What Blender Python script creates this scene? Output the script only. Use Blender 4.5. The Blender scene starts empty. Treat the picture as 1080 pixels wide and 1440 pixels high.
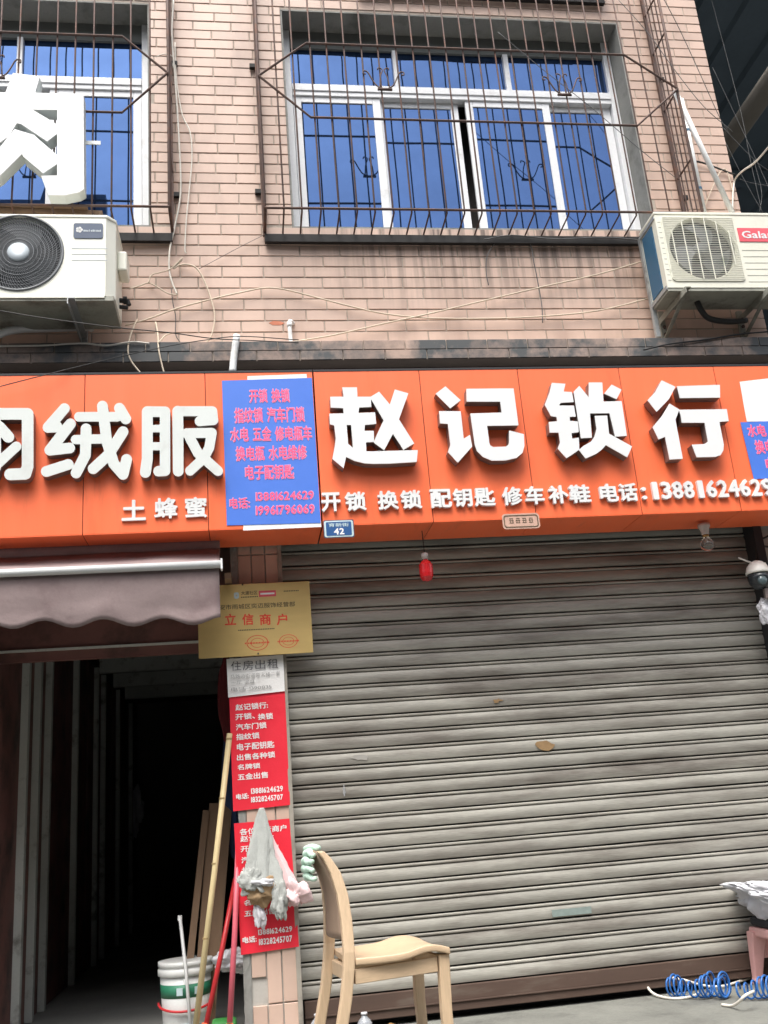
import bpy, bmesh, math, random
from mathutils import Vector, Matrix, noise
random.seed(7)
R = math.radians
scene = bpy.context.scene
COL = scene.collection

# ------------------------------------------------------------------ camera
CAM = Vector((0.0, -5.06, 0.90))
YAW, PITCH, ROLL, FPX = R(8.9), R(17.5), R(-4.7), 1360.0
fw = Vector((math.sin(YAW)*math.cos(PITCH), math.cos(YAW)*math.cos(PITCH), math.sin(PITCH)))
r0 = Vector((math.cos(YAW), -math.sin(YAW), 0)); u0 = r0.cross(fw)
rt = math.cos(ROLL)*r0 + math.sin(ROLL)*u0
up = -math.sin(ROLL)*r0 + math.cos(ROLL)*u0
cam_data = bpy.data.cameras.new('camera'); cam = bpy.data.objects.new('camera', cam_data)
COL.objects.link(cam); scene.camera = cam
m = Matrix((rt, up, -fw)).transposed().to_4x4(); m.translation = CAM
cam.matrix_world = m
cam_data.sensor_fit = 'VERTICAL'; cam_data.sensor_height = 36; cam_data.lens = FPX/1440*36
cam_data.clip_start = 0.05; cam_data.clip_end = 2000

def at(px, py, Y):
    """point of the plane y=Y (parallel to the shop front) seen at a pixel of the photograph"""
    d = rt*((px-540)/FPX) - up*((py-720)/FPX) + fw
    return CAM + d*((Y-CAM.y)/d.y)
def atz(px, py, Z):
    d = rt*((px-540)/FPX) - up*((py-720)/FPX) + fw
    return CAM + d*((Z-CAM.z)/d.z)

# ------------------------------------------------------------------ sky, sun, exposure
SUN_EL, SUN_AZ = R(64), R(200)      # azimuth: compass style from +Y, clockwise
world = bpy.data.worlds.new('World'); scene.world = world; world.use_nodes = True
wn = world.node_tree; bg = wn.nodes['Background']
sky = wn.nodes.new('ShaderNodeTexSky'); sky.sky_type = 'NISHITA'; sky.sun_disc = False
sky.sun_elevation = SUN_EL; sky.sun_rotation = SUN_AZ; sky.dust_density = 4.0; sky.air_density = 1.0; sky.ozone_density = 1.0
hsv = wn.nodes.new('ShaderNodeHueSaturation'); hsv.inputs['Saturation'].default_value = 0.35
wn.links.new(sky.outputs[0], hsv.inputs['Color']); wn.links.new(hsv.outputs[0], bg.inputs[0])
bg.inputs[1].default_value = 0.15
sun_d = bpy.data.lights.new('sun', 'SUN'); sun_d.energy = 1.4; sun_d.angle = R(30); sun_d.color = (1, .96, .9)
sun = bpy.data.objects.new('sun', sun_d); COL.objects.link(sun)
sd = Vector((math.sin(SUN_AZ)*math.cos(SUN_EL), math.cos(SUN_AZ)*math.cos(SUN_EL), math.sin(SUN_EL)))
sun.rotation_euler = (-sd).to_track_quat('-Z', 'Y').to_euler()
scene.view_settings.view_transform = 'Standard'; scene.view_settings.look = 'None'
scene.view_settings.exposure = 1.25; scene.view_settings.gamma = 1
scene.cycles.max_bounces = 8

# ------------------------------------------------------------------ materials
MATS = {}
def mat(name, col, rough=.6, metal=0.0, var=.18, scale=6.0, fine=.08, rnd=.0, dirt=None, bump=0.0, stretch=(1,1,1), spec=.5, alpha=1, sss=0, emis=None, coat=0, trans=0):
    """base colour with large and fine mottling, optional dirt=(colour, scale, lo, hi)"""
    m = bpy.data.materials.new(name); m.use_nodes = True; MATS[name] = m
    nt = m.node_tree; N = nt.nodes; L = nt.links; b = N['Principled BSDF']
    g = N.new('ShaderNodeNewGeometry'); mp = N.new('ShaderNodeMapping'); mp.inputs['Scale'].default_value = stretch
    L.new(g.outputs['Position'], mp.inputs['Vector'])
    def nz(s, det=5, ro=.6):
        n = N.new('ShaderNodeTexNoise'); n.inputs['Scale'].default_value = s; n.inputs['Detail'].default_value = det
        n.inputs['Roughness'].default_value = ro; L.new(mp.outputs[0], n.inputs['Vector']); return n.outputs['Fac']
    def math_(op, a, bb):
        n = N.new('ShaderNodeMath'); n.operation = op
        for i, v in enumerate((a, bb)):
            if isinstance(v, (int, float)): n.inputs[i].default_value = v
            else: L.new(v, n.inputs[i])
        return n.outputs[0]
    f = math_('MULTIPLY_ADD', nz(scale), 2*var); f.node.inputs[2].default_value = 1-var
    f2 = math_('MULTIPLY_ADD', nz(scale*14, 3), 2*fine); f2.node.inputs[2].default_value = 1-fine
    val = math_('MULTIPLY', f, f2)
    if rnd:
        oi = N.new('ShaderNodeObjectInfo'); q = math_('MULTIPLY_ADD', oi.outputs['Random'], 2*rnd); q.node.inputs[2].default_value = 1-rnd
        q2 = math_('MULTIPLY_ADD', g.outputs['Random Per Island'], 2*rnd); q2.node.inputs[2].default_value = 1-rnd
        val = math_('MULTIPLY', val, math_('MULTIPLY', q, q2))
    mul = N.new('ShaderNodeMix'); mul.data_type = 'RGBA'; mul.blend_type = 'MULTIPLY'; mul.inputs[0].default_value = 1
    mul.inputs[6].default_value = (*col, 1); L.new(val, mul.inputs[7])
    out = mul.outputs[2]
    if dirt:
        dc, ds, lo, hi = dirt[:4]
        mr = N.new('ShaderNodeMapRange'); mr.inputs[1].default_value = lo; mr.inputs[2].default_value = hi
        L.new(nz(ds, 8, .65), mr.inputs[0])
        mx = N.new('ShaderNodeMix'); mx.data_type = 'RGBA'; L.new(mr.outputs[0], mx.inputs[0]); L.new(out, mx.inputs[6]); mx.inputs[7].default_value = (*dc, 1)
        out = mx.outputs[2]
    L.new(out, b.inputs['Base Color'])
    rr = math_('MULTIPLY_ADD', nz(scale*2), .25); rr.node.inputs[2].default_value = rough-.125; L.new(rr, b.inputs['Roughness'])
    b.inputs['Metallic'].default_value = metal; b.inputs['Specular IOR Level'].default_value = spec
    if coat: b.inputs['Coat Weight'].default_value = coat
    if trans: b.inputs['Transmission Weight'].default_value = trans
    if alpha < 1: b.inputs['Alpha'].default_value = alpha
    if sss: b.inputs['Subsurface Weight'].default_value = sss; b.inputs['Subsurface Radius'].default_value = (.02, .02, .02)
    if bump:
        bn = N.new('ShaderNodeBump'); bn.inputs['Strength'].default_value = bump; bn.inputs['Distance'].default_value = .01
        L.new(nz(scale*5, 6), bn.inputs['Height']); L.new(bn.outputs[0], b.inputs['Normal'])
    return m

def tile_material():
    """pink glazed wall tile: each tile its own shade, soot streaks below the window tray"""
    m = mat('wall_tile', (.59, .425, .34), .45, var=.10, scale=1.2, fine=.06, rnd=.07)
    nt = m.node_tree; N = nt.nodes; L = nt.links; b = N['Principled BSDF']
    src = b.inputs['Base Color'].links[0].from_socket
    g = N.new('ShaderNodeNewGeometry'); sx = N.new('ShaderNodeSeparateXYZ'); L.new(g.outputs['Position'], sx.inputs[0])
    mp = N.new('ShaderNodeMapping'); mp.inputs['Scale'].default_value = (15, 1, .5); L.new(g.outputs['Position'], mp.inputs[0])
    n = N.new('ShaderNodeTexNoise'); n.inputs['Scale'].default_value = 1.6; n.inputs['Detail'].default_value = 6; L.new(mp.outputs[0], n.inputs['Vector'])
    st = N.new('ShaderNodeMapRange'); st.inputs[1].default_value = .43; st.inputs[2].default_value = .60; L.new(n.outputs['Fac'], st.inputs[0])
    # streaks hang from the tray (z 4.25) and die out lower down, mostly right of x=.5
    zr = N.new('ShaderNodeMapRange'); zr.inputs[1].default_value = 3.75; zr.inputs[2].default_value = 4.27; L.new(sx.outputs['Z'], zr.inputs[0])
    zc = N.new('ShaderNodeMath'); zc.operation = 'LESS_THAN'; zc.inputs[1].default_value = 4.34; L.new(sx.outputs['Z'], zc.inputs[0])
    xr = N.new('ShaderNodeMapRange'); xr.inputs[1].default_value = .35; xr.inputs[2].default_value = 1.1; L.new(sx.outputs['X'], xr.inputs[0])
    def mul(a, c):
        q = N.new('ShaderNodeMath'); q.operation = 'MULTIPLY'; L.new(a, q.inputs[0])
        if isinstance(c, float): q.inputs[1].default_value = c
        else: L.new(c, q.inputs[1])
        return q.outputs[0]
    f = mul(mul(mul(mul(st.outputs[0], zr.outputs[0]), zc.outputs[0]), xr.outputs[0]), .85)
    mx = N.new('ShaderNodeMix'); mx.data_type = 'RGBA'; L.new(f, mx.inputs[0]); L.new(src, mx.inputs[6]); mx.inputs[7].default_value = (.10, .075, .06, 1)
    # general grime in soft patches
    mp2 = N.new('ShaderNodeMapping'); mp2.inputs['Scale'].default_value = (3.2, 1, 1.2); L.new(g.outputs['Position'], mp2.inputs[0])
    n2 = N.new('ShaderNodeTexNoise'); n2.inputs['Scale'].default_value = 1.3; n2.inputs['Detail'].default_value = 7; L.new(mp2.outputs[0], n2.inputs['Vector'])
    gr = N.new('ShaderNodeMapRange'); gr.inputs[1].default_value = .5; gr.inputs[2].default_value = .75; gr.inputs[4].default_value = .5; L.new(n2.outputs['Fac'], gr.inputs[0])
    mx2 = N.new('ShaderNodeMix'); mx2.data_type = 'RGBA'; L.new(gr.outputs[0], mx2.inputs[0]); L.new(mx.outputs[2], mx2.inputs[6]); mx2.inputs[7].default_value = (.27, .18, .14, 1)
    L.new(mx2.outputs[2], b.inputs['Base Color'])
    return m
tile_material()
mat('red_brick', (.55, .20, .12), .9, var=.2, scale=30)
mat('mortar', (.44, .375, .315), .9, var=.25, scale=7, bump=.3)
mat('ledge_tile', (.42, .30, .24), .7, var=.3, scale=5, rnd=.16, dirt=((.075, .08, .082), 3.4, .34, .56))
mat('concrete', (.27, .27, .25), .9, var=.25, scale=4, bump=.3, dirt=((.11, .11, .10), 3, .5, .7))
mat('head_strip_grey', (.17, .18, .17), .9, var=.3, scale=4, bump=.3)
mat('plaster', (.46, .44, .40), .9, var=.15, scale=3, bump=.2, dirt=((.2, .18, .16), 5, .52, .75))
mat('pavement', (.18, .182, .16), .9, var=.35, scale=6, fine=.2, bump=.6, dirt=((.09, .09, .08), 3, .5, .72))
mat('asphalt', (.05, .05, .05), .9, var=.2, scale=9, bump=.3)
mat('dark_board', (.21, .095, .08), .6, var=.35, scale=3, rnd=.12, dirt=((.05, .035, .03), 4, .45, .7))
mat('grey_post', (.58, .60, .56), .6, var=.15, scale=5, dirt=((.15, .13, .11), 7, .55, .75))
mat('sky_block_dark', (.085, .085, .08), .9)  # kept dark so the added sky-shading block throws little light back
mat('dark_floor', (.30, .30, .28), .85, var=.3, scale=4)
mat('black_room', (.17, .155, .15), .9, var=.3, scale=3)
mat('white_upvc', (.80, .81, .82), .35, var=.05, scale=4, dirt=((.5, .49, .46), 5, .58, .8))
mat('pane_glass', (.058, .108, .24), .04, metal=.9, var=.42, scale=1.3, fine=.05, bump=.0)
MATS['pane_glass'].node_tree.nodes['Principled BSDF'].inputs['Roughness'].default_value = .03
for l in list(MATS['pane_glass'].node_tree.links):
    if l.to_socket.name == 'Roughness': MATS['pane_glass'].node_tree.links.remove(l)
mat('rust_iron', (.105, .07, .06), .7, metal=.35, var=.4, scale=18, dirt=((.17, .08, .05), 12, .5, .7), bump=.2)
mat('black_iron', (.016, .015, .015), .7, metal=.2, var=.3, scale=14)
mat('orange_panel', (.93, .175, .065), .38, var=.09, scale=1.6, fine=.03, rnd=.03, dirt=((.50, .115, .05), 2.4, .60, .98), stretch=(5, 1, .6))
mat('seam_dark', (.10, .03, .02), .7)
mat('letter_white', (.74, .75, .745), .4, var=.03, scale=5, fine=.02)
mat('letter_cream', (.64, .675, .65), .45, var=.06, scale=6, fine=.03, dirt=((.55, .56, .53), 9, .55, .8))
mat('letter_return', (.22, .18, .165), .42, metal=.35, var=.3, scale=9, dirt=((.16, .09, .07), 8, .5, .7))
mat('blue_print', (.06, .18, .66), .5, var=.06, scale=8, fine=.03)
mat('pink_print', (.92, .10, .25), .5, var=.05)
mat('pink_halo', (.62, .36, .55), .55, var=.05)
mat('paper', (.86, .85, .83), .8, var=.08, scale=12, bump=.15)
mat('ink', (.07, .07, .08), .8)
mat('ink_grey', (.30, .30, .30), .8)
mat('red_paper', (.80, .022, .045), .5, var=.07, scale=9, fine=.03, bump=.12)
mat('white_print', (.84, .80, .79), .6, var=.03)
mat('gold_plate', (.76, .55, .22), .38, metal=.55, var=.08, scale=7, fine=.03, stretch=(1, 1, 4))
mat('red_ink', (.72, .06, .025), .6)
mat('brown_ink', (.10, .075, .04), .6)
mat('plate_blue', (.03, .10, .27), .35, var=.1)
mat('plate_rim', (.55, .68, .70), .4)
mat('plaque_metal', (.62, .40, .31), .5, metal=.3, var=.2, scale=25)
mat('awning_cloth', (.255, .195, .19), .9, var=.22, scale=5, bump=.25, dirt=((.20, .14, .14), 6, .5, .75))
mat('aluminium', (.62, .63, .62), .6, metal=.1, var=.12, scale=10)
mat('galvanised', (.40, .42, .42), .5, metal=.5, var=.25, scale=9, dirt=((.14, .13, .12), 9, .5, .75))
mat('slat_metal', (.385, .37, .325), .52, metal=.2, var=.30, scale=3.6, fine=.20, rnd=.09, stretch=(.35, 1, 2.4), dirt=((.15, .13, .11), 3.4, .43, .72), bump=.08)
mat('slat_bead', (.46, .44, .40), .45, metal=.25, var=.15, scale=5, stretch=(.35, 1, 2.2))
mat('rail_brown', (.085, .052, .038), .75, var=.3, scale=6, stretch=(.4, 1, 2), dirt=((.14, .115, .09), 6, .55, .8))
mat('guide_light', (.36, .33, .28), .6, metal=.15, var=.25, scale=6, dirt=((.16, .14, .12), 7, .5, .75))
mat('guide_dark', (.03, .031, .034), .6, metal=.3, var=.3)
mat('ac_ivory', (.80, .80, .70), .4, var=.05, scale=4, fine=.02, dirt=((.58, .56, .43), 5, .58, .85))
mat('ac_old', (.74, .73, .62), .5, var=.08, scale=5, dirt=((.30, .32, .22), 6, .60, .74))
mat('ac_base', (.32, .32, .27), .6, metal=.1, var=.3, scale=5, dirt=((.13, .12, .10), 6, .5, .7))
mat('fan_dark', (.035, .038, .045), .55, var=.3)
mat('grille_dark', (.15, .16, .17), .5, var=.15)
mat('hub_grey', (.42, .47, .50), .5)
mat('badge_navy', (.05, .075, .13), .4)
mat('badge_red', (.72, .10, .13), .45)
mat('panel_blue', (.035, .12, .21), .5, var=.2)
mat('pvc_white', (.80, .81, .80), .4, var=.06, dirt=((.5, .48, .42), 8, .58, .8))
mat('cable_cream', (.62, .52, .40), .6, var=.15)
mat('cable_white', (.74, .70, .62), .6, var=.12)
mat('cable_black', (.025, .025, .025), .6)
mat('cable_grey', (.10, .10, .10), .6)
mat('roof_sheet', (.15, .20, .245), .6, metal=.1, var=.25, scale=2)
mat('pipe_grey', (.24, .22, .19), .6, metal=.2, var=.25, scale=4)
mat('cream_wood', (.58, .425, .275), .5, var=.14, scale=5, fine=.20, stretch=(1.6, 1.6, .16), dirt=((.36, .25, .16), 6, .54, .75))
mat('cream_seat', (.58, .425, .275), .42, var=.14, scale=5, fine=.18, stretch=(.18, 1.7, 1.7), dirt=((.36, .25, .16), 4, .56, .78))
mat('cream_wood_shaded', (.27, .19, .135), .55, var=.15, scale=4)  # darker copy of the chair wood: backrest shade put into the colour
mat('mint_cloth', (.55, .74, .61), .9, var=.2, scale=40, bump=.4)
mat('pink_plastic', (.72, .40, .38), .4, var=.08, scale=6, dirt=((.5, .3, .28), 8, .6, .8))
mat('bag_white', (.70, .70, .73), .35, var=.12, scale=10, fine=.05, bump=.2, trans=.25)
mat('bag_pink', (.80, .58, .58), .4, var=.15, scale=12)
mat('newsprint', (.40, .415, .39), .85, var=.22, scale=22, fine=.18, bump=.3)
mat('brown_paper', (.33, .22, .12), .8, var=.25, scale=14)
mat('black_cloth', (.02, .02, .024), .9)
mat('hose_blue', (.025, .13, .40), .35, var=.2, scale=9)
mat('bucket_white', (.68, .69, .67), .45, var=.12, scale=7, dirt=((.40, .38, .34), 7, .55, .8))
mat('bucket_green', (.03, .20, .11), .45)
mat('bamboo', (.62, .50, .27), .5, var=.15, scale=9)
mat('bamboo_node', (.34, .24, .11), .6)
mat('red_handle', (.55, .03, .035), .4, var=.15)
mat('pink_handle', (.62, .12, .16), .4, var=.2)
mat('orange_plastic', (.80, .16, .06), .45)
mat('green_plastic', (.06, .30, .07), .5)
mat('plank', (.17, .105, .062), .8, var=.3, scale=5, rnd=.2, stretch=(4, 4, .5))
mat('maroon_cloth', (.16, .02, .025), .9, var=.3)
mat('blue_cloth', (.03, .05, .12), .9, var=.3)
mat('bottle_plastic', (.55, .58, .62), .15, trans=.5, var=.05)
mat('bottle_purple', (.18, .10, .28), .3)
mat('ochre', (.28, .16, .045), .7, var=.2)
mat('lantern_red', (.60, .015, .02), .25, coat=.4, var=.1)
mat('ceramic', (.62, .58, .55), .35)
mat('bulb_glass', (.75, .72, .66), .05, trans=.9, var=.0, fine=.0)
mat('brass', (.45, .30, .12), .35, metal=.9)
mat('camera_white', (.78, .76, .70), .35)
mat('camera_black', (.025, .03, .035), .25)
mat('lens_glass', (.10, .14, .15), .05)
mat('sticker_grey', (.22, .27, .25), .7, var=.3, scale=30)
mat('rust_stain', (.30, .19, .09), .8, var=.4, scale=30)

# ------------------------------------------------------------------ builders
class MB:
    def __init__(s): s.v = []; s.f = []
    def add(s, vs, fs):
        k = len(s.v); s.v += [tuple(p) for p in vs]; s.f += [tuple(i+k for i in f) for f in fs]; return s
    def box(s, x0, x1, y0, y1, z0, z1):
        return s.add([(x0,y0,z0),(x1,y0,z0),(x1,y1,z0),(x0,y1,z0),(x0,y0,z1),(x1,y0,z1),(x1,y1,z1),(x0,y1,z1)],
                     [(3,2,1,0),(4,5,6,7),(0,1,5,4),(1,2,6,5),(2,3,7,6),(3,0,4,7)])
    def bar(s, a, b, w, t, hint=(0,0,1)):
        """rectangular bar from a to b: w across (perp. to hint), t along hint"""
        a, b = Vector(a), Vector(b); d = (b-a).normalized(); h = Vector(hint)
        if abs(d.dot(h)) > .99: h = Vector((0,1,0))
        x = d.cross(h).normalized(); y = x.cross(d).normalized()
        o = [x*sx*w/2 + y*sy*t/2 for sx, sy in ((-1,-1),(1,-1),(1,1),(-1,1))]
        return s.add([a+q for q in o]+[b+q for q in o], [(3,2,1,0),(4,5,6,7),(0,1,5,4),(1,2,6,5),(2,3,7,6),(3,0,4,7)])
    def tube(s, pts, r, n=6, caps=True):
        pts = [Vector(p) for p in pts]; k = len(s.v); N = len(pts); prev = None
        for i, p in enumerate(pts):
            d = (pts[min(i+1,N-1)]-pts[max(i-1,0)]).normalized()
            if prev is None:
                h = Vector((0,0,1)) if abs(d.z) < .9 else Vector((0,1,0)); x = d.cross(h).normalized()
            else:
                x = (prev - d*prev.dot(d)).normalized()
            prev = x; y = d.cross(x); rr = r[i] if isinstance(r, (list, tuple)) else r
            s.v += [tuple(p + (x*math.cos(2*math.pi*j/n) + y*math.sin(2*math.pi*j/n))*rr) for j in range(n)]
        for i in range(N-1):
            for j in range(n):
                s.f.append((k+i*n+j, k+i*n+(j+1)%n, k+(i+1)*n+(j+1)%n, k+(i+1)*n+j))
        if caps: s.f.append(tuple(k+j for j in reversed(range(n)))); s.f.append(tuple(k+(N-1)*n+j for j in range(n)))
        return s
    def lathe(s, c, prof, n=20, axis='z'):
        k = len(s.v); c = Vector(c)
        for r, h in prof:
            for j in range(n):
                a = 2*math.pi*j/n; p = (r*math.cos(a), r*math.sin(a), h)
                if axis == 'y': p = (p[0], p[2], p[1])
                if axis == 'x': p = (p[2], p[0], p[1])
                s.v.append(tuple(c+Vector(p)))
        for i in range(len(prof)-1):
            for j in range(n):
                q = (k+i*n+j, k+i*n+(j+1)%n, k+(i+1)*n+(j+1)%n, k+(i+1)*n+j)
                s.f.append(q)
        s.f.append(tuple(k+j for j in range(n))); s.f.append(tuple(k+(len(prof)-1)*n+j for j in range(n)))
        return s
    def sweep(s, pts, wd):
        """rectangular bar along pts [(point, lateral vector half, depth vector half)]"""
        k = len(s.v)
        for p, a, b in pts:
            p, a, b = Vector(p), Vector(a), Vector(b)
            s.v += [tuple(p-a-b), tuple(p+a-b), tuple(p+a+b), tuple(p-a+b)]
        n = len(pts)
        for i in range(n-1):
            for j in range(4): s.f.append((k+4*i+j, k+4*i+(j+1)%4, k+4*i+4+(j+1)%4, k+4*i+4+j))
        s.f.append((k+3,k+2,k+1,k)); s.f.append(tuple(k+4*(n-1)+j for j in range(4)))
        return s
    def mesh(s, name, m, smooth=False):
        me = bpy.data.meshes.new(name); me.from_pydata(s.v, [], s.f)
        bm = bmesh.new(); bm.from_mesh(me); bmesh.ops.recalc_face_normals(bm, faces=bm.faces); bm.to_mesh(me); bm.free()
        me.materials.append(MATS[m])
        if smooth: me.polygons.foreach_set('use_smooth', [True]*len(me.polygons))
        return me
    def build(s, name, m, parent=None, smooth=False, bevel=0, seg=2, angle=None):
        return link(name, s.mesh(name, m, smooth), parent, bevel, seg)
def link(name, me, parent=None, bevel=0, seg=2):
    o = bpy.data.objects.new(name, me); COL.objects.link(o)
    if parent: o.parent = parent
    if bevel:
        b = o.modifiers.new('bevel', 'BEVEL'); b.width = bevel; b.segments = seg; b.limit_method = 'ANGLE'; b.angle_limit = R(40); b.harden_normals = False
    return o
def tag(o, label=None, cat=None, group=None, kind=None):
    if label: o['label'] = label
    if cat: o['category'] = cat
    if group: o['group'] = group
    if kind: o['kind'] = kind
    return o
def thing(name, label, cat, group=None, loc=(0,0,0)):
    o = bpy.data.objects.new(name, None); COL.objects.link(o); o.location = loc; o.empty_display_size = .1
    return tag(o, label, cat, group)
def reloc(e):
    """move an empty to the base of its parts while the parts keep their place"""
    zs = [tuple(c.bound_box[i]) for c in e.children for i in range(8)] if e.children else []
    if not zs: return
    x = sum(p[0] for p in zs)/len(zs); y = sum(p[1] for p in zs)/len(zs); z = min(p[2] for p in zs)
    e.location = (x, y, z)
    for c in e.children: c.location = c.location - Vector((x, y, z))

import numpy as np
from mathutils.geometry import delaunay_2d_cdt
def inside(loops, x, y):
    c = False
    for l in loops:
        n = len(l); j = n-1
        for i in range(n):
            xi, yi = l[i]; xj, yj = l[j]
            if (yi > y) != (yj > y) and x < (xj-xi)*(y-yi)/(yj-yi)+xi: c = not c
            j = i
    return c
def fill(loops):
    """triangulate outer and hole loops"""
    V = []; E = []
    for l in loops:
        k = len(V); V += [Vector(p) for p in l]; E += [(k+i, k+(i+1) % len(l)) for i in range(len(l))]
    vs, es, fs, *_ = delaunay_2d_cdt(V, E, [], 0, 1e-7)
    T = []
    for f in fs:
        x = sum(vs[i].x for i in f)/3; y = sum(vs[i].y for i in f)/3
        if inside(loops, x, y): T.append(tuple(f))
    return [tuple(v) for v in vs], T
def outline_mb(loops, y0, y1, mb=None):
    loops = [l for l in loops if len(l) > 2]; mb = mb or MB()
    vs, T = fill(loops); n = len(vs)
    mb.add([(x, y0, z) for x, z in vs]+[(x, y1, z) for x, z in vs], T+[(n+c, n+b, n+a) for a, b, c in T])
    for l in loops:
        m_ = len(l); mb.add([(x, y0, z) for x, z in l]+[(x, y1, z) for x, z in l], [(i, (i+1) % m_, m_+(i+1) % m_, m_+i) for i in range(m_)])
    return mb
def outline(name, loops, y0, y1, m, parent=None, bevel=0):
    """flat shape in the XZ plane given by outer and hole loops, extruded from y0 to y1"""
    me = outline_mb(loops, y0, y1).mesh(name, m)
    bm = bmesh.new(); bm.from_mesh(me); bmesh.ops.remove_doubles(bm, verts=bm.verts, dist=1e-6); bmesh.ops.recalc_face_normals(bm, faces=bm.faces); bm.to_mesh(me); bm.free()
    return link(name, me, parent, bevel)

GLY = {}
def march(D, X, Y):
    segs = {}; S = D < 0; H, W_ = D.shape
    k = S[:-1, :-1]*1+S[:-1, 1:]*2+S[1:, 1:]*4+S[1:, :-1]*8
    T = {1: [(3,0)], 2: [(0,1)], 3: [(3,1)], 4: [(1,2)], 5: [(3,0),(1,2)], 6: [(0,2)], 7: [(3,2)], 8: [(2,3)], 9: [(2,0)], 10: [(0,1),(2,3)], 11: [(2,1)], 12: [(1,3)], 13: [(1,0)], 14: [(0,3)]}
    def pt(i0, j0, i1, j1):
        a, b = D[i0, j0], D[i1, j1]; t = min(.97, max(.03, a/(a-b))); return (round(float(X[j0]+t*(X[j1]-X[j0])), 5), round(float(Y[i0]+t*(Y[i1]-Y[i0])), 5))
    for i, j in zip(*np.nonzero((k > 0) & (k < 15))):
        e = ((i, j, i, j+1), (i, j+1, i+1, j+1), (i+1, j, i+1, j+1), (i, j, i+1, j))
        for a, b in T[int(k[i, j])]: segs[pt(*e[a])] = pt(*e[b])
    out = []
    while segs:
        s = next(iter(segs)); loop = [s]; n = segs.pop(s)
        while n != s and n in segs: loop.append(n); n = segs.pop(n)
        if len(loop) > 5: out.append(loop)
    return out
def simplify(l, eps):
    def dp(P):
        if len(P) < 3: return P
        (ax, ay), (bx, by) = P[0], P[-1]; L = math.hypot(bx-ax, by-ay)+1e-9; best, k = 0, 0
        for i in range(1, len(P)-1):
            d = abs((P[i][0]-ax)*(by-ay)-(P[i][1]-ay)*(bx-ax))/L if L > 1e-6 else math.hypot(P[i][0]-ax, P[i][1]-ay)
            if d > best: best, k = d, i
        return dp(P[:k+1])[:-1]+dp(P[k:]) if best > eps else [P[0], P[-1]]
    k = len(l)//2; return dp(l[:k+1])[:-1]+dp(l[k:]+[l[0]])[:-1]
def glyph(ch, bold):
    """outline loops of one character, thickened by bold (in ems), and its box"""
    key = (ch, round(bold, 4))
    if key in GLY: return GLY[key]
    c = bpy.data.curves.new('glyph', 'FONT'); c.body = ch; c.size = 1; c.resolution_u = 2
    o = bpy.data.objects.new('tmp', c); COL.objects.link(o); me = o.to_mesh()
    ed = {}
    for p in me.polygons:
        for e in p.edge_keys: ed[e] = ed.get(e, 0)+1
    P = [(v.co.x, v.co.y) for v in me.vertices]; seg = np.array([(*P[a], *P[b]) for (a, b), n in ed.items() if n == 1])
    o.to_mesh_clear(); bpy.data.objects.remove(o); bpy.data.curves.remove(c)
    x0, x1 = min(seg[:, 0].min(), seg[:, 2].min()), max(seg[:, 0].max(), seg[:, 2].max())
    y0, y1 = min(seg[:, 1].min(), seg[:, 3].min()), max(seg[:, 1].max(), seg[:, 3].max())
    pad = bold+.04; st = .0135
    X = np.arange(x0-pad, x1+pad, st); Y = np.arange(y0-pad, y1+pad, st); gx, gy = np.meshgrid(X, Y)
    D = np.full(gx.shape, 1e9); ins = np.zeros(gx.shape, bool)
    for ax, ay, bx, by in seg:
        dx, dy = bx-ax, by-ay; t = np.clip(((gx-ax)*dx+(gy-ay)*dy)/(dx*dx+dy*dy+1e-12), 0, 1)
        D = np.minimum(D, (gx-ax-t*dx)**2+(gy-ay-t*dy)**2)
        ins ^= ((ay > gy) != (by > gy)) & (gx < dx*(gy-ay)/(dy if abs(dy) > 1e-12 else 1e-12)+ax)
    D = np.where(ins, -np.sqrt(D), np.sqrt(D))-bold+1e-6
    loops = [q for q in (simplify(l, .0035) for l in march(D, X, Y)) if len(q) > 2]
    GLY[key] = (loops, x0-bold, x1+bold, y0-bold, y1+bold); return GLY[key]
def text(name, body, box, y, m, parent=None, off=.02, depth=.0008, tilt=0.0):
    """printed or cut lettering fitted to box (x0, x1, z0, z1), standing on the plane y towards the viewer"""
    items = []; pen = 0.0
    for ch in body:
        if ch == ' ': pen += .4; continue
        L, a, b, c, d = glyph(ch, off)
        if ord(ch) > 0x2000: items.append((L, pen, ch)); pen += 1.0
        else: items.append((L, pen-a+.02, ch)); pen += (b-a)+.05
    allp = [(p[0]+dx, p[1]) for L, dx, ch in items for l in L for p in l]
    a, b = min(p[0] for p in allp), max(p[0] for p in allp); c, d = min(p[1] for p in allp), max(p[1] for p in allp)
    x0, x1, z0, z1 = box; sx, sz = (x1-x0)/(b-a), (z1-z0)/(d-c); mb = MB()
    for L, dx, ch in items:
        LL = [[(x0+(p[0]+dx-a)*sx, z0+(p[1]-c)*sz+tilt*(p[0]+dx-a)*sx) for p in l] for l in L]
        outline_mb(LL, y-depth, y, mb)
    return link(name, mb.mesh(name, m), parent)
def pxbox(px0, py0, px1, py1, Y):
    a, b, c, d = at(px0, py0, Y), at(px1, py0, Y), at(px0, py1, Y), at(px1, py1, Y)
    return ((a.x+c.x)/2, (b.x+d.x)/2, (c.z+d.z)/2, (a.z+b.z)/2)
def smooth_path(pts, sub=6):
    """Catmull-Rom through the points"""
    P = [Vector(p) for p in pts]; P = [2*P[0]-P[1]] + P + [2*P[-1]-P[-2]]; out = []
    for i in range(1, len(P)-2):
        for k in range(sub):
            t = k/sub; a, b, c, d = P[i-1], P[i], P[i+1], P[i+2]
            out.append(.5*((2*b)+(c-a)*t+(2*a-5*b+4*c-d)*t*t+(3*b-a-3*c+d)*t**3))
    out.append(P[-2]); return out
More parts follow.
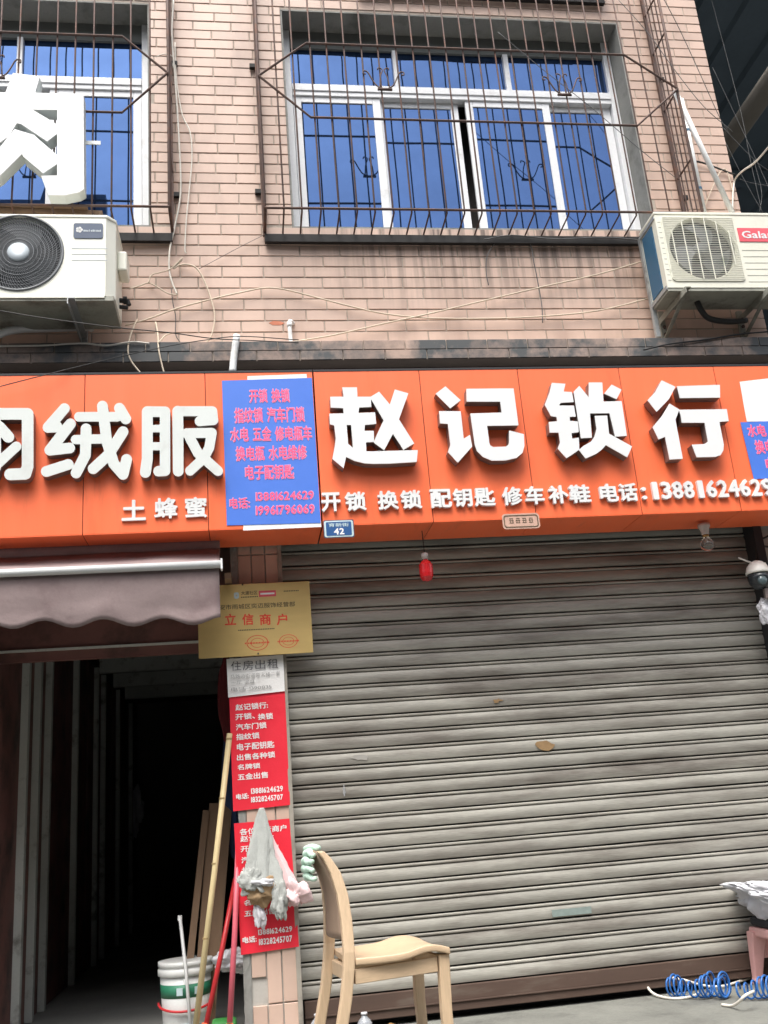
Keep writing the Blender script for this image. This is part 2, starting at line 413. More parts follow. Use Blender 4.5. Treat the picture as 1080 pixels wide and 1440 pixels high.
def cable(label, pix, Y, r=.004, m='cable_cream', name='cable', cat='cable', group=None):
    """pix: pixel pairs, Y a depth or a list of depths"""
    ys = Y if isinstance(Y, (list, tuple)) else [Y]*len(pix)
    pts = smooth_path([at(p[0], p[1], y) for p, y in zip(pix, ys)])
    return tag(MB().tube(pts, r, 6).build(name, m, smooth=True), label, cat, group)

# ================================================================== SETTING
tag(MB().add([(-200,-200,-.30),(200,-200,-.30),(200,200,-.30),(-200,200,-.30)], [(0,1,2,3)]).build('ground', 'asphalt'), kind='structure')
pv = MB().box(-30, 30, -2.6, .30, -.29, -.052)
tag(pv.build('pavement', 'pavement', bevel=.02), kind='structure')
# raised cement apron in front of the shutter, its front edge worn and uneven
ap = MB(); xs = [.2+.06*i for i in range(62)]
def apron_z(x, t): return -.0505 + .006*noise.noise((x*3, t*4, 1)) + (.03*max(0, min(1, (t-.45)*3)))
k = 0; rows = 12; V = []; F = []
for j in range(rows+1):
    t = j/rows
    for i, x in enumerate(xs):
        y = .02 - t*1.5 + .02*noise.noise((x*2.1, 3.3, 0))*(t > .05)
        V.append((x, y, apron_z(x, t) + .0075))
for j in range(rows):
    for i in range(len(xs)-1):
        a = j*len(xs)+i; F.append((a, a+1, a+1+len(xs), a+len(xs)))
tag(ap.add(V, F).build('apron', 'pavement', smooth=True), kind='structure')

B = thing('shop_building', 'pink tiled building with blue windows above the orange shop signs', 'building')
XL, XC = -4.0, 3.315                        # far left end, right corner
OPEN = [(-2.15, -.463, 4.343, 6.014), (.375, 2.705, 4.343, 6.014)]   # the two window openings
w = MB()
def wallbox(x0, x1, z0, z1): w.box(x0, x1, .0045, .30, z0, z1)
wallbox(XL, XC-.004, 3.10, 4.343); wallbox(XL, XC-.004, 6.014, 9.0)
wallbox(XL, -2.15, 4.343, 6.014); wallbox(-.463, .375, 4.343, 6.014); wallbox(2.705, XC-.004, 4.343, 6.014)
w.build('wall', 'mortar', B)
MB().box(XC-.3, XC-.004, .302, 9, 3.10, 9.0).build('side_wall', 'plaster', B)
rv = MB()
for x0, x1, z0, z1 in OPEN:                 # cement reveals and soffits lining the openings
    rv.box(x0, x1, .004, .296, z1-.012, z1-.001); rv.box(x1-.012, x1-.001, .005, .295, z0, z1-.0125); rv.box(x0+.001, x0+.012, .005, .295, z0, z1-.0125)
    rv.box(x0+.0125, x1-.0125, .006, .296, z0+.001, z0+.012)
rv.build('window_reveal', 'concrete', B)
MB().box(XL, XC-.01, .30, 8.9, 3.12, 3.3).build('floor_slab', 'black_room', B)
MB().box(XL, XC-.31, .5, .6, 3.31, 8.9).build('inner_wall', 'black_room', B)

# ---- wall tiles, each one a piece
TP, RP, TJ = .2425, .0725, .0075            # tile pitch, row pitch, joint
cache = {}
def tile_mesh(wd, h, name='tile', m='wall_tile', t=.012, ch=.0018):
    key = (round(wd, 3), round(h, 3), m)
    if key not in cache:
        a, b = wd/2, h/2
        vs = [(-a,t,-b),(a,t,-b),(a,t,b),(-a,t,b),(-a,ch,-b),(a,ch,-b),(a,ch,b),(-a,ch,b),(-a+ch,0,-b+ch),(a-ch,0,-b+ch),(a-ch,0,b-ch),(-a+ch,0,b-ch)]
        fs = [(8,9,10,11)]+[(i,(i+1)%4,4+(i+1)%4,4+i) for i in range(4)]+[(4+i,4+(i+1)%4,8+(i+1)%4,8+i) for i in range(4)]
        cache[key] = MB().add(vs, fs).mesh(name, m)
    return cache[key]
def cut(x0, x1, z0, z1):
    """pieces of a tile left beside the window openings"""
    out = [(x0, x1, z0, z1)]
    for ox0, ox1, oz0, oz1 in OPEN:
        nx = []
        for a, b, c, d in out:
            if b <= ox0 or a >= ox1 or d <= oz0 or c >= oz1: nx.append((a, b, c, d)); continue
            if c < oz0-.02: nx.append((a, b, c, oz0-.002)); continue
            if d > oz1+.02: nx.append((a, b, oz1+.002, d)); continue
            if a < ox0: nx.append((a, ox0-.001, c, d))
            if b > ox1: nx.append((ox1+.001, b, c, d))
        out = nx
    return out
tiles = []
z = 4.071 - 9*RP; row = 0
while z < 6.75:
    x = .664 - 40*TP + (TP/2 if row % 2 else 0) + .012*math.sin(row*1.7)
    while x < XC:
        a, b = x+TJ/2, x+TP-TJ/2
        if b > -2.3 and a < XC-.03:
            b = min(b, XC); a = max(a, -2.3)
            for q in cut(a, b, z+TJ/2, z+RP-TJ/2):
                if q[1]-q[0] > .02 and q[3]-q[2] > .015: tiles.append(q)
        x += TP
    z += RP; row += 1
def proj(p):
    v = Vector(p)-CAM; d = v.dot(fw); return 540+FPX*v.dot(rt)/d, 720-FPX*v.dot(up)/d
def tile_score(q):
    c = Vector(((q[0]+q[1])/2, 0, (q[2]+q[3])/2)); px, py = proj(c)
    vis = -15 < px < 1095 and -10 < py < 490 and not (px < 175 and 300 < py < 470) and not (px > 935 and 300 < py < 410)
    return (0 if vis else 1, (c-CAM).length)
tiles.sort(key=tile_score)
for i, (a, b, c, d) in enumerate(tiles[:300]):
    o = link('tile', tile_mesh(b-a, d-c), B); o.location = ((a+b)/2, random.uniform(-.0012, .0012), (c+d)/2)
    o.rotation_euler = (random.uniform(-.006, .006), random.uniform(-.003, .003), random.uniform(-.004, .004))
rest = MB()
for a, b, c, d in tiles[300:]:
    me = tile_mesh(b-a, d-c); off = Vector(((a+b)/2, random.uniform(-.0012, .0012), (c+d)/2))
    rest.add([v.co+off for v in me.vertices], [tuple(p.vertices) for p in me.polygons])
tag(rest.build('tile_field', 'wall_tile', B), kind='stuff')

c_ = at(389, 455, 0)
outline('chipped_spot', [[(c_.x-.045, c_.z+.004), (c_.x-.02, c_.z+.016), (c_.x+.02, c_.z+.013), (c_.x+.046, c_.z+.002), (c_.x+.02, c_.z-.012), (c_.x-.025, c_.z-.010)]], -.0026, .0, 'red_brick', B)

# ---- ledge of two dark tile courses above the signs
LZ0, LZ1, LY = 3.384, 3.506, -.14
lg = MB().box(XL, 3.9, LY+.009, .004, LZ0, LZ1-.004).build('ledge', 'mortar', B)
for j in range(2):
    x = -2.3 + (.12 if j else 0)
    while x < 3.85:
        me = tile_mesh(TP-.006, .0575, 'tile', 'ledge_tile', .010)
        o = link('tile', me, lg); o.location = (x+TP/2, LY+random.uniform(-.001, .001), LZ0+.030+j*.0612); x += TP
tag(MB().box(XL, 3.9, -.03, .28, 3.06, LZ0-.002).build('lintel_band', 'dark_board', B))

# ---- windows
def pane(x0, x1, y, z0, z1, par):
    """sheet of glass: never quite true in its frame and faintly wavy"""
    ta, tb, sd_ = random.uniform(-.004, .004), random.uniform(-.003, .003), random.uniform(0, 50); n = 10; V = []; F = []
    for k in (0, .005):
        for j in range(n+1):
            for i in range(n+1):
                u, v = i/n, j/n; e = 16*u*(1-u)*v*(1-v)
                V.append((x0+(x1-x0)*u, y+k+.001+ta*(u-.5)+tb*(v-.5)+.0014*e*noise.noise((u*1.6+sd_, v*1.6, 0)), z0+(z1-z0)*v))
    m_ = (n+1)**2
    for j in range(n):
        for i in range(n): a = j*(n+1)+i; F += [(a, a+1, a+n+2, a+n+1), (m_+a, m_+a+n+1, m_+a+n+2, m_+a+1)]
    return MB().add(V, F).build('pane', 'pane_glass', par, smooth=True)
def window(X0, X1, zt0, zt1, tops, sashes, label):
    """outer frame with a transom, fixed lights above, sliding sashes below"""
    f = MB(); Y0, Y1 = .165, .235; z0, z1 = 4.356, 6.0
    f.box(X0, X0+.05, Y0, Y1, z0, z1); f.box(X1-.05, X1, Y0, Y1, z0, z1)
    f.box(X0+.0505, X1-.0505, Y0, Y1, z0, z0+.05)
    f.box(X0+.0505, X1-.0505, Y0-.004, Y1, zt0, zt1); f.box(X0+.0505, X1-.0505, Y0-.012, Y0-.0045, zt0+.034, zt1-.022)
    wn_ = f.build('window', 'white_upvc', B, bevel=.004)
    tag(wn_, label)
    MB().box(X0+.0505, X1-.0505, Y0+.012, Y1, 5.865, z1).build('head_strip', 'head_strip_grey', wn_)  # plain dark grey strip across the top of the window
    edges = [X0+.05] + tops + [X1-.05]
    for x in tops: MB().box(x-.018, x+.018, Y0, Y1, zt1+.0005, 5.8645).build('mullion', 'white_upvc', wn_, bevel=.003)
    for a, b in zip(edges[:-1], edges[1:]):
        pane(a+.0005, b-.0005, Y0+.030, zt1+.0005, 5.8645, wn_)
    for a, b, lay in sashes:
        y = Y0+.008 + lay*.028; s = MB(); sw = .052
        s.box(a, a+sw, y, y+.024, z0+.051, zt0-.0015); s.box(b-sw, b, y, y+.024, z0+.051, zt0-.0015)
        s.box(a+sw+.0003, b-sw-.0003, y, y+.024, z0+.051, z0+.10); s.box(a+sw+.0003, b-sw-.0003, y, y+.024, zt0-.045, zt0-.0015)
        so = s.build('sash', 'white_upvc', wn_, bevel=.003)
        pane(a+sw-.004, b-sw+.004, y+.009, z0+.095, zt0-.04, wn_)
    return wn_
window(.389, 2.69, 5.465, 5.56, [1.15, 1.925], [(.442, 1.02, 0), (.985, 1.555, 1), (1.60, 2.19, 0), (2.14, 2.636, 1)], 'white framed window with four blue sliding panes')
window(-2.13, -.478, 5.465, 5.56, [-1.29], [(-1.10, -.53, 0), (-1.62, -1.06, 1), (-2.08, -1.58, 0)], 'white framed window with blue panes behind the grille')

# ---- tiled pillar between passage and shutter
PL = MB().box(-.055, .190, .008, .45, -.05, 3.06).build('pillar', 'plaster', B)
PX = [-.020, .0525, .1255]; TH = .243
zz = .111 - TH
while zz < 2.45:
    for i, x in enumerate(PX):
        if zz < -.04 and False: continue
        h = TH-.007; z0 = zz+.0035
        if z0 < -.045: h -= (-.045-z0); z0 = -.045
        if h < .03: continue
        wd = .066
        if i == 0 and 0 < zz < .2: h2 = .12; z0, h = z0+h-h2, h2       # broken away at the lower left
        o = link('tile', tile_mesh(wd, h, 'tile', 'wall_tile'), PL); o.location = (x+.0355, random.uniform(-.001, .001)-.003, z0+h/2)
        o.rotation_euler = (random.uniform(-.008, .008), 0, random.uniform(-.01, .01))
    zz += TH
# rough strip of broken cement along its left edge
rg = MB(); V = []; F = []; n = 90
for i in range(n+1):
    zc = -.04 + 2.5*i/n
    for j, x in enumerate((-.058, -.045, -.030, -.021)):
        V.append((x+.004*noise.noise((i*.9, j, 0)), -.0005-.006*abs(noise.noise((i*.7, j*2.1, 4)))-(.002 if 0 < j < 3 else 0), zc))
for i in range(n):
    for j in range(3): F.append((i*4+j, i*4+j+1, i*4+5+j, i*4+4+j))
rg.add(V, F).build('broken_edge', 'concrete', B)
# wall to the right of the shutter
MB().box(2.985, 3.85, .02, .45, -.05, 3.06).build('jamb_wall', 'plaster', B)

# ---- dark passage on the left
PWX = -1.29; PD = 7.2
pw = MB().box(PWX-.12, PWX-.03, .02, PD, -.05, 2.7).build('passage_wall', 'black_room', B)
pn = []
postY = [.93, 1.27, 1.62, 2.65, 3.66, 4.1, 5.1, 6.2]
for y in postY:
    dw = .055
    MB().box(PWX-.029, PWX+.028, y-dw/2, y+dw/2, -.045, 2.345).build('post', 'grey_post', pw, bevel=.003)
ys_ = [.03] + postY
for a, b in zip(ys_[:-1], ys_[1:]):
    k = max(1, int((b-a)/.32))
    for i in range(k):
        MB().box(PWX-.028, PWX-.008-random.uniform(0, .006), a+(b-a)*i/k+.003+.0275*(i == 0 and a > .1), a+(b-a)*(i+1)/k-.003-.0275*(i == k-1), -.045, 2.34).build('board', 'dark_board', pw)
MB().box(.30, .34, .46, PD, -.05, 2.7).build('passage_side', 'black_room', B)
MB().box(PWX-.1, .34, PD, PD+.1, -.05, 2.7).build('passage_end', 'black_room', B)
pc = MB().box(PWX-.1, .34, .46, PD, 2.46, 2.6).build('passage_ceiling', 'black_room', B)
for y in (1.05, 1.94, 2.71, 3.70, 4.6, 5.5):
    MB().box(PWX+.03, .29, y-.03, y+.03, 2.30, 2.43).build('beam', 'grey_post', pc)
zh_ = at(200, 922, .30).z; zr_ = at(170, 908, .285).z
MB().box(PWX-.02, -.06, .30, .335, zh_, 3.05).build('passage_header', 'dark_board', B)
MB().box(PWX-.02, -.06, .285, .2995, zr_-.006, zr_+.006).build('header_rail', 'grey_post', B)
MB().box(PWX-.1, .34, .05, PD, -.29, -.047).build('passage_floor', 'dark_floor', B)
MB().box(XL, PWX-.125, .02, .45, -.05, 3.06).build('passage_front_wall', 'dark_board', B)

# ---- neighbour's dark canopy beyond the corner
NC = thing('neighbour_canopy', 'dark corrugated metal canopy roof right of the tiled corner', 'canopy')
RZ = 8.2
sheet = MB(); prof = []
x = XC+.03
while x < 16:
    prof += [(x, 0), (x+.30, 0), (x+.33, -.05), (x+.40, -.05), (x+.43, 0)]; x += .46
V = []; F = []
for i, (px_, dz) in enumerate(prof):
    V += [(px_, .35, RZ+dz), (px_, 16, RZ+dz)]
for i in range(len(prof)-1): F.append((2*i, 2*i+2, 2*i+3, 2*i+1))
so = sheet.add(V, F).build('roof_sheet', 'roof_sheet', NC)
for y in (4.3, 8.6): MB().box(XC+.02, 16, y, y+.12, RZ-.22, RZ-.055).build('purlin', 'roof_sheet', NC)
MB().box(XC+.02, 16, 16, 16.1, -.2, RZ+.1).build('back_wall', 'black_room', NC)
MB().box(16, 16.1, .3, 16.1, -.2, RZ+.1).build('far_wall', 'black_room', NC)
a = atz(1075, 128, 6.6); b = atz(1025, 200, 6.6)
dd = (b-a).normalized()
MB().tube([a-dd*4.0, b+dd*8.0], .095, 12).build('support_pipe', 'pipe_grey', NC, smooth=True)

# ================================================================== ROLLER SHUTTER
RS = thing('roller_shutter', 'closed grey metal roller shutter of long horizontal slats', 'shutter')
SX0, SX1, SY = .205, 2.965, .09
def slat_profile():
    """outline in (y, z) over one pitch: slightly bowed face, step, bead, groove"""
    P = .0827
    pts = [(0.0, .0035)]
    for i in range(7):
        t = i/6; pts.append((-.009-.0050*math.sin(math.pi*t), .0050+.0545*t))
    pts += [(-.0005, .0608), (.001, .0640), (-.0095, .0652), (-.0135, .0690), (-.0135, .0745), (-.0095, .0780), (.004, .0790), (.010, .0790), (.010, .0035)]
    return pts
sp = slat_profile()
n = len(sp); hw = (SX1-SX0)/2; NX = 28; variants = []
for q in range(6):                          # slats are dented and bowed, none quite the same
    sl = MB(); V = []; F = []
    for k in range(NX+1):
        x = -hw+2*hw*k/NX; e = min(1, 6*min(k, NX-k)/NX)
        dz = e*(.0016*noise.noise((x*1.1, q*5.1, 0))+.0007*noise.noise((x*5, q*3.3, 2))); dy = e*(.0035*noise.noise((x*1.7, q*7.7, 5))+.0018*noise.noise((x*7, q, 8)))
        V += [(x, y+dy, z+dz) for y, z in sp]
    for k in range(NX):
        for i in range(n): F.append((k*n+i, k*n+(i+1) % n, (k+1)*n+(i+1) % n, (k+1)*n+i))
    F += [tuple(range(n)), tuple(range(NX*n+n-1, NX*n-1, -1))]
    variants.append(sl.add(V, F).mesh('slat', 'slat_metal'))
z = 1.421 - 16*.0827 - .0005; nS = 0
while z < 2.72:
    o = link('slat', variants[(nS*5+nS//3) % 6], RS); o.location = ((SX0+SX1)/2, SY+random.uniform(-.002, .002), z); o.rotation_euler = (random.uniform(-.03, .03), random.uniform(-.0006, .0006), 0)
    z += .0827; nS += 1
zb = 1.421 - 16*.0827
MB().box(SX0+.02, SX1-.02, SY-.022, SY+.012, -.018, zb-.004).build('bottom_rail', 'rail_brown', RS, bevel=.003)
MB().box(SX0+.02, SX1-.02, SY-.030, SY-.0225, .022, .027).build('rail_rib', 'rail_brown', RS)
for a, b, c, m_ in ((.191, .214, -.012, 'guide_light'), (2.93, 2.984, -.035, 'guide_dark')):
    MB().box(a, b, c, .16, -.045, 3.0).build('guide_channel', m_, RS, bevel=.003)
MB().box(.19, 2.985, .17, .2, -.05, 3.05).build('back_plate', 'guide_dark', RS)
# smudges and remains of stickers on the slats
def smudge(px, py, wpx, hpx, m, name):
    c = at(px, py, SY-.016); a = wpx/270/2; h = hpx/250/2; pts = []
    for i in range(14):
        t = 2*math.pi*i/14; q = 1+1.1*noise.noise((px*.1+1.5*math.cos(t), py*.1+1.5*math.sin(t), 0)); pts.append((c.x+a*q*math.cos(t), c.z+h*q*math.sin(t)))
    outline(name, [pts], SY-.0175, SY-.0165, m, RS)
smudge(766, 1048, 26, 10, 'rust_stain', 'stain'); smudge(505, 1065, 22, 7, 'slat_bead', 'stain'); smudge(484, 1112, 4, 10, 'ink_grey', 'stain')
smudge(700, 985, 12, 5, 'rust_stain', 'stain')
b4 = pxbox(776, 1277, 832, 1287, SY-.018); MB().box(b4[0], b4[1], SY-.018, SY-.017, b4[2], b4[3]).build('faded_sticker', 'sticker_grey', RS)

# ================================================================== SIGN BOARDS
SF, SZ0, SZ1 = -.35, 2.342, 3.207
def sign_board(seams, label):
    s = thing('shop_sign', label, 'sign')
    MB().box(seams[0]+.002, seams[-1]-.002, SF+.006, -.03, SZ0+.006, SZ1-.004).build('core', 'seam_dark', s)
    for a, b in zip(seams[:-1], seams[1:]):
        MB().box(a+.0018, b-.0018, SF, SF+.0055, SZ0+.0005, SZ1).build('panel', 'orange_panel', s, bevel=.0012)
        MB().box(a+.0018, b-.0018, SF+.0002, -.028, SZ0-.0035, SZ0).build('soffit_panel', 'orange_panel', s)
    MB().box(seams[0], seams[-1], SF-.002, -.03, SZ1+.0005, SZ1+.012).build('top_trim', 'guide_dark', s)
    return s
S1 = sign_board([-2.56, -1.96, -1.368, -.768, -.156, .412], 'orange shop sign with rounded white letters for down clothing')
S2 = sign_board([.416, .993, 1.547, 2.135, 2.704, 3.27, 3.84], 'orange shop sign with four big square white letters and phone number')
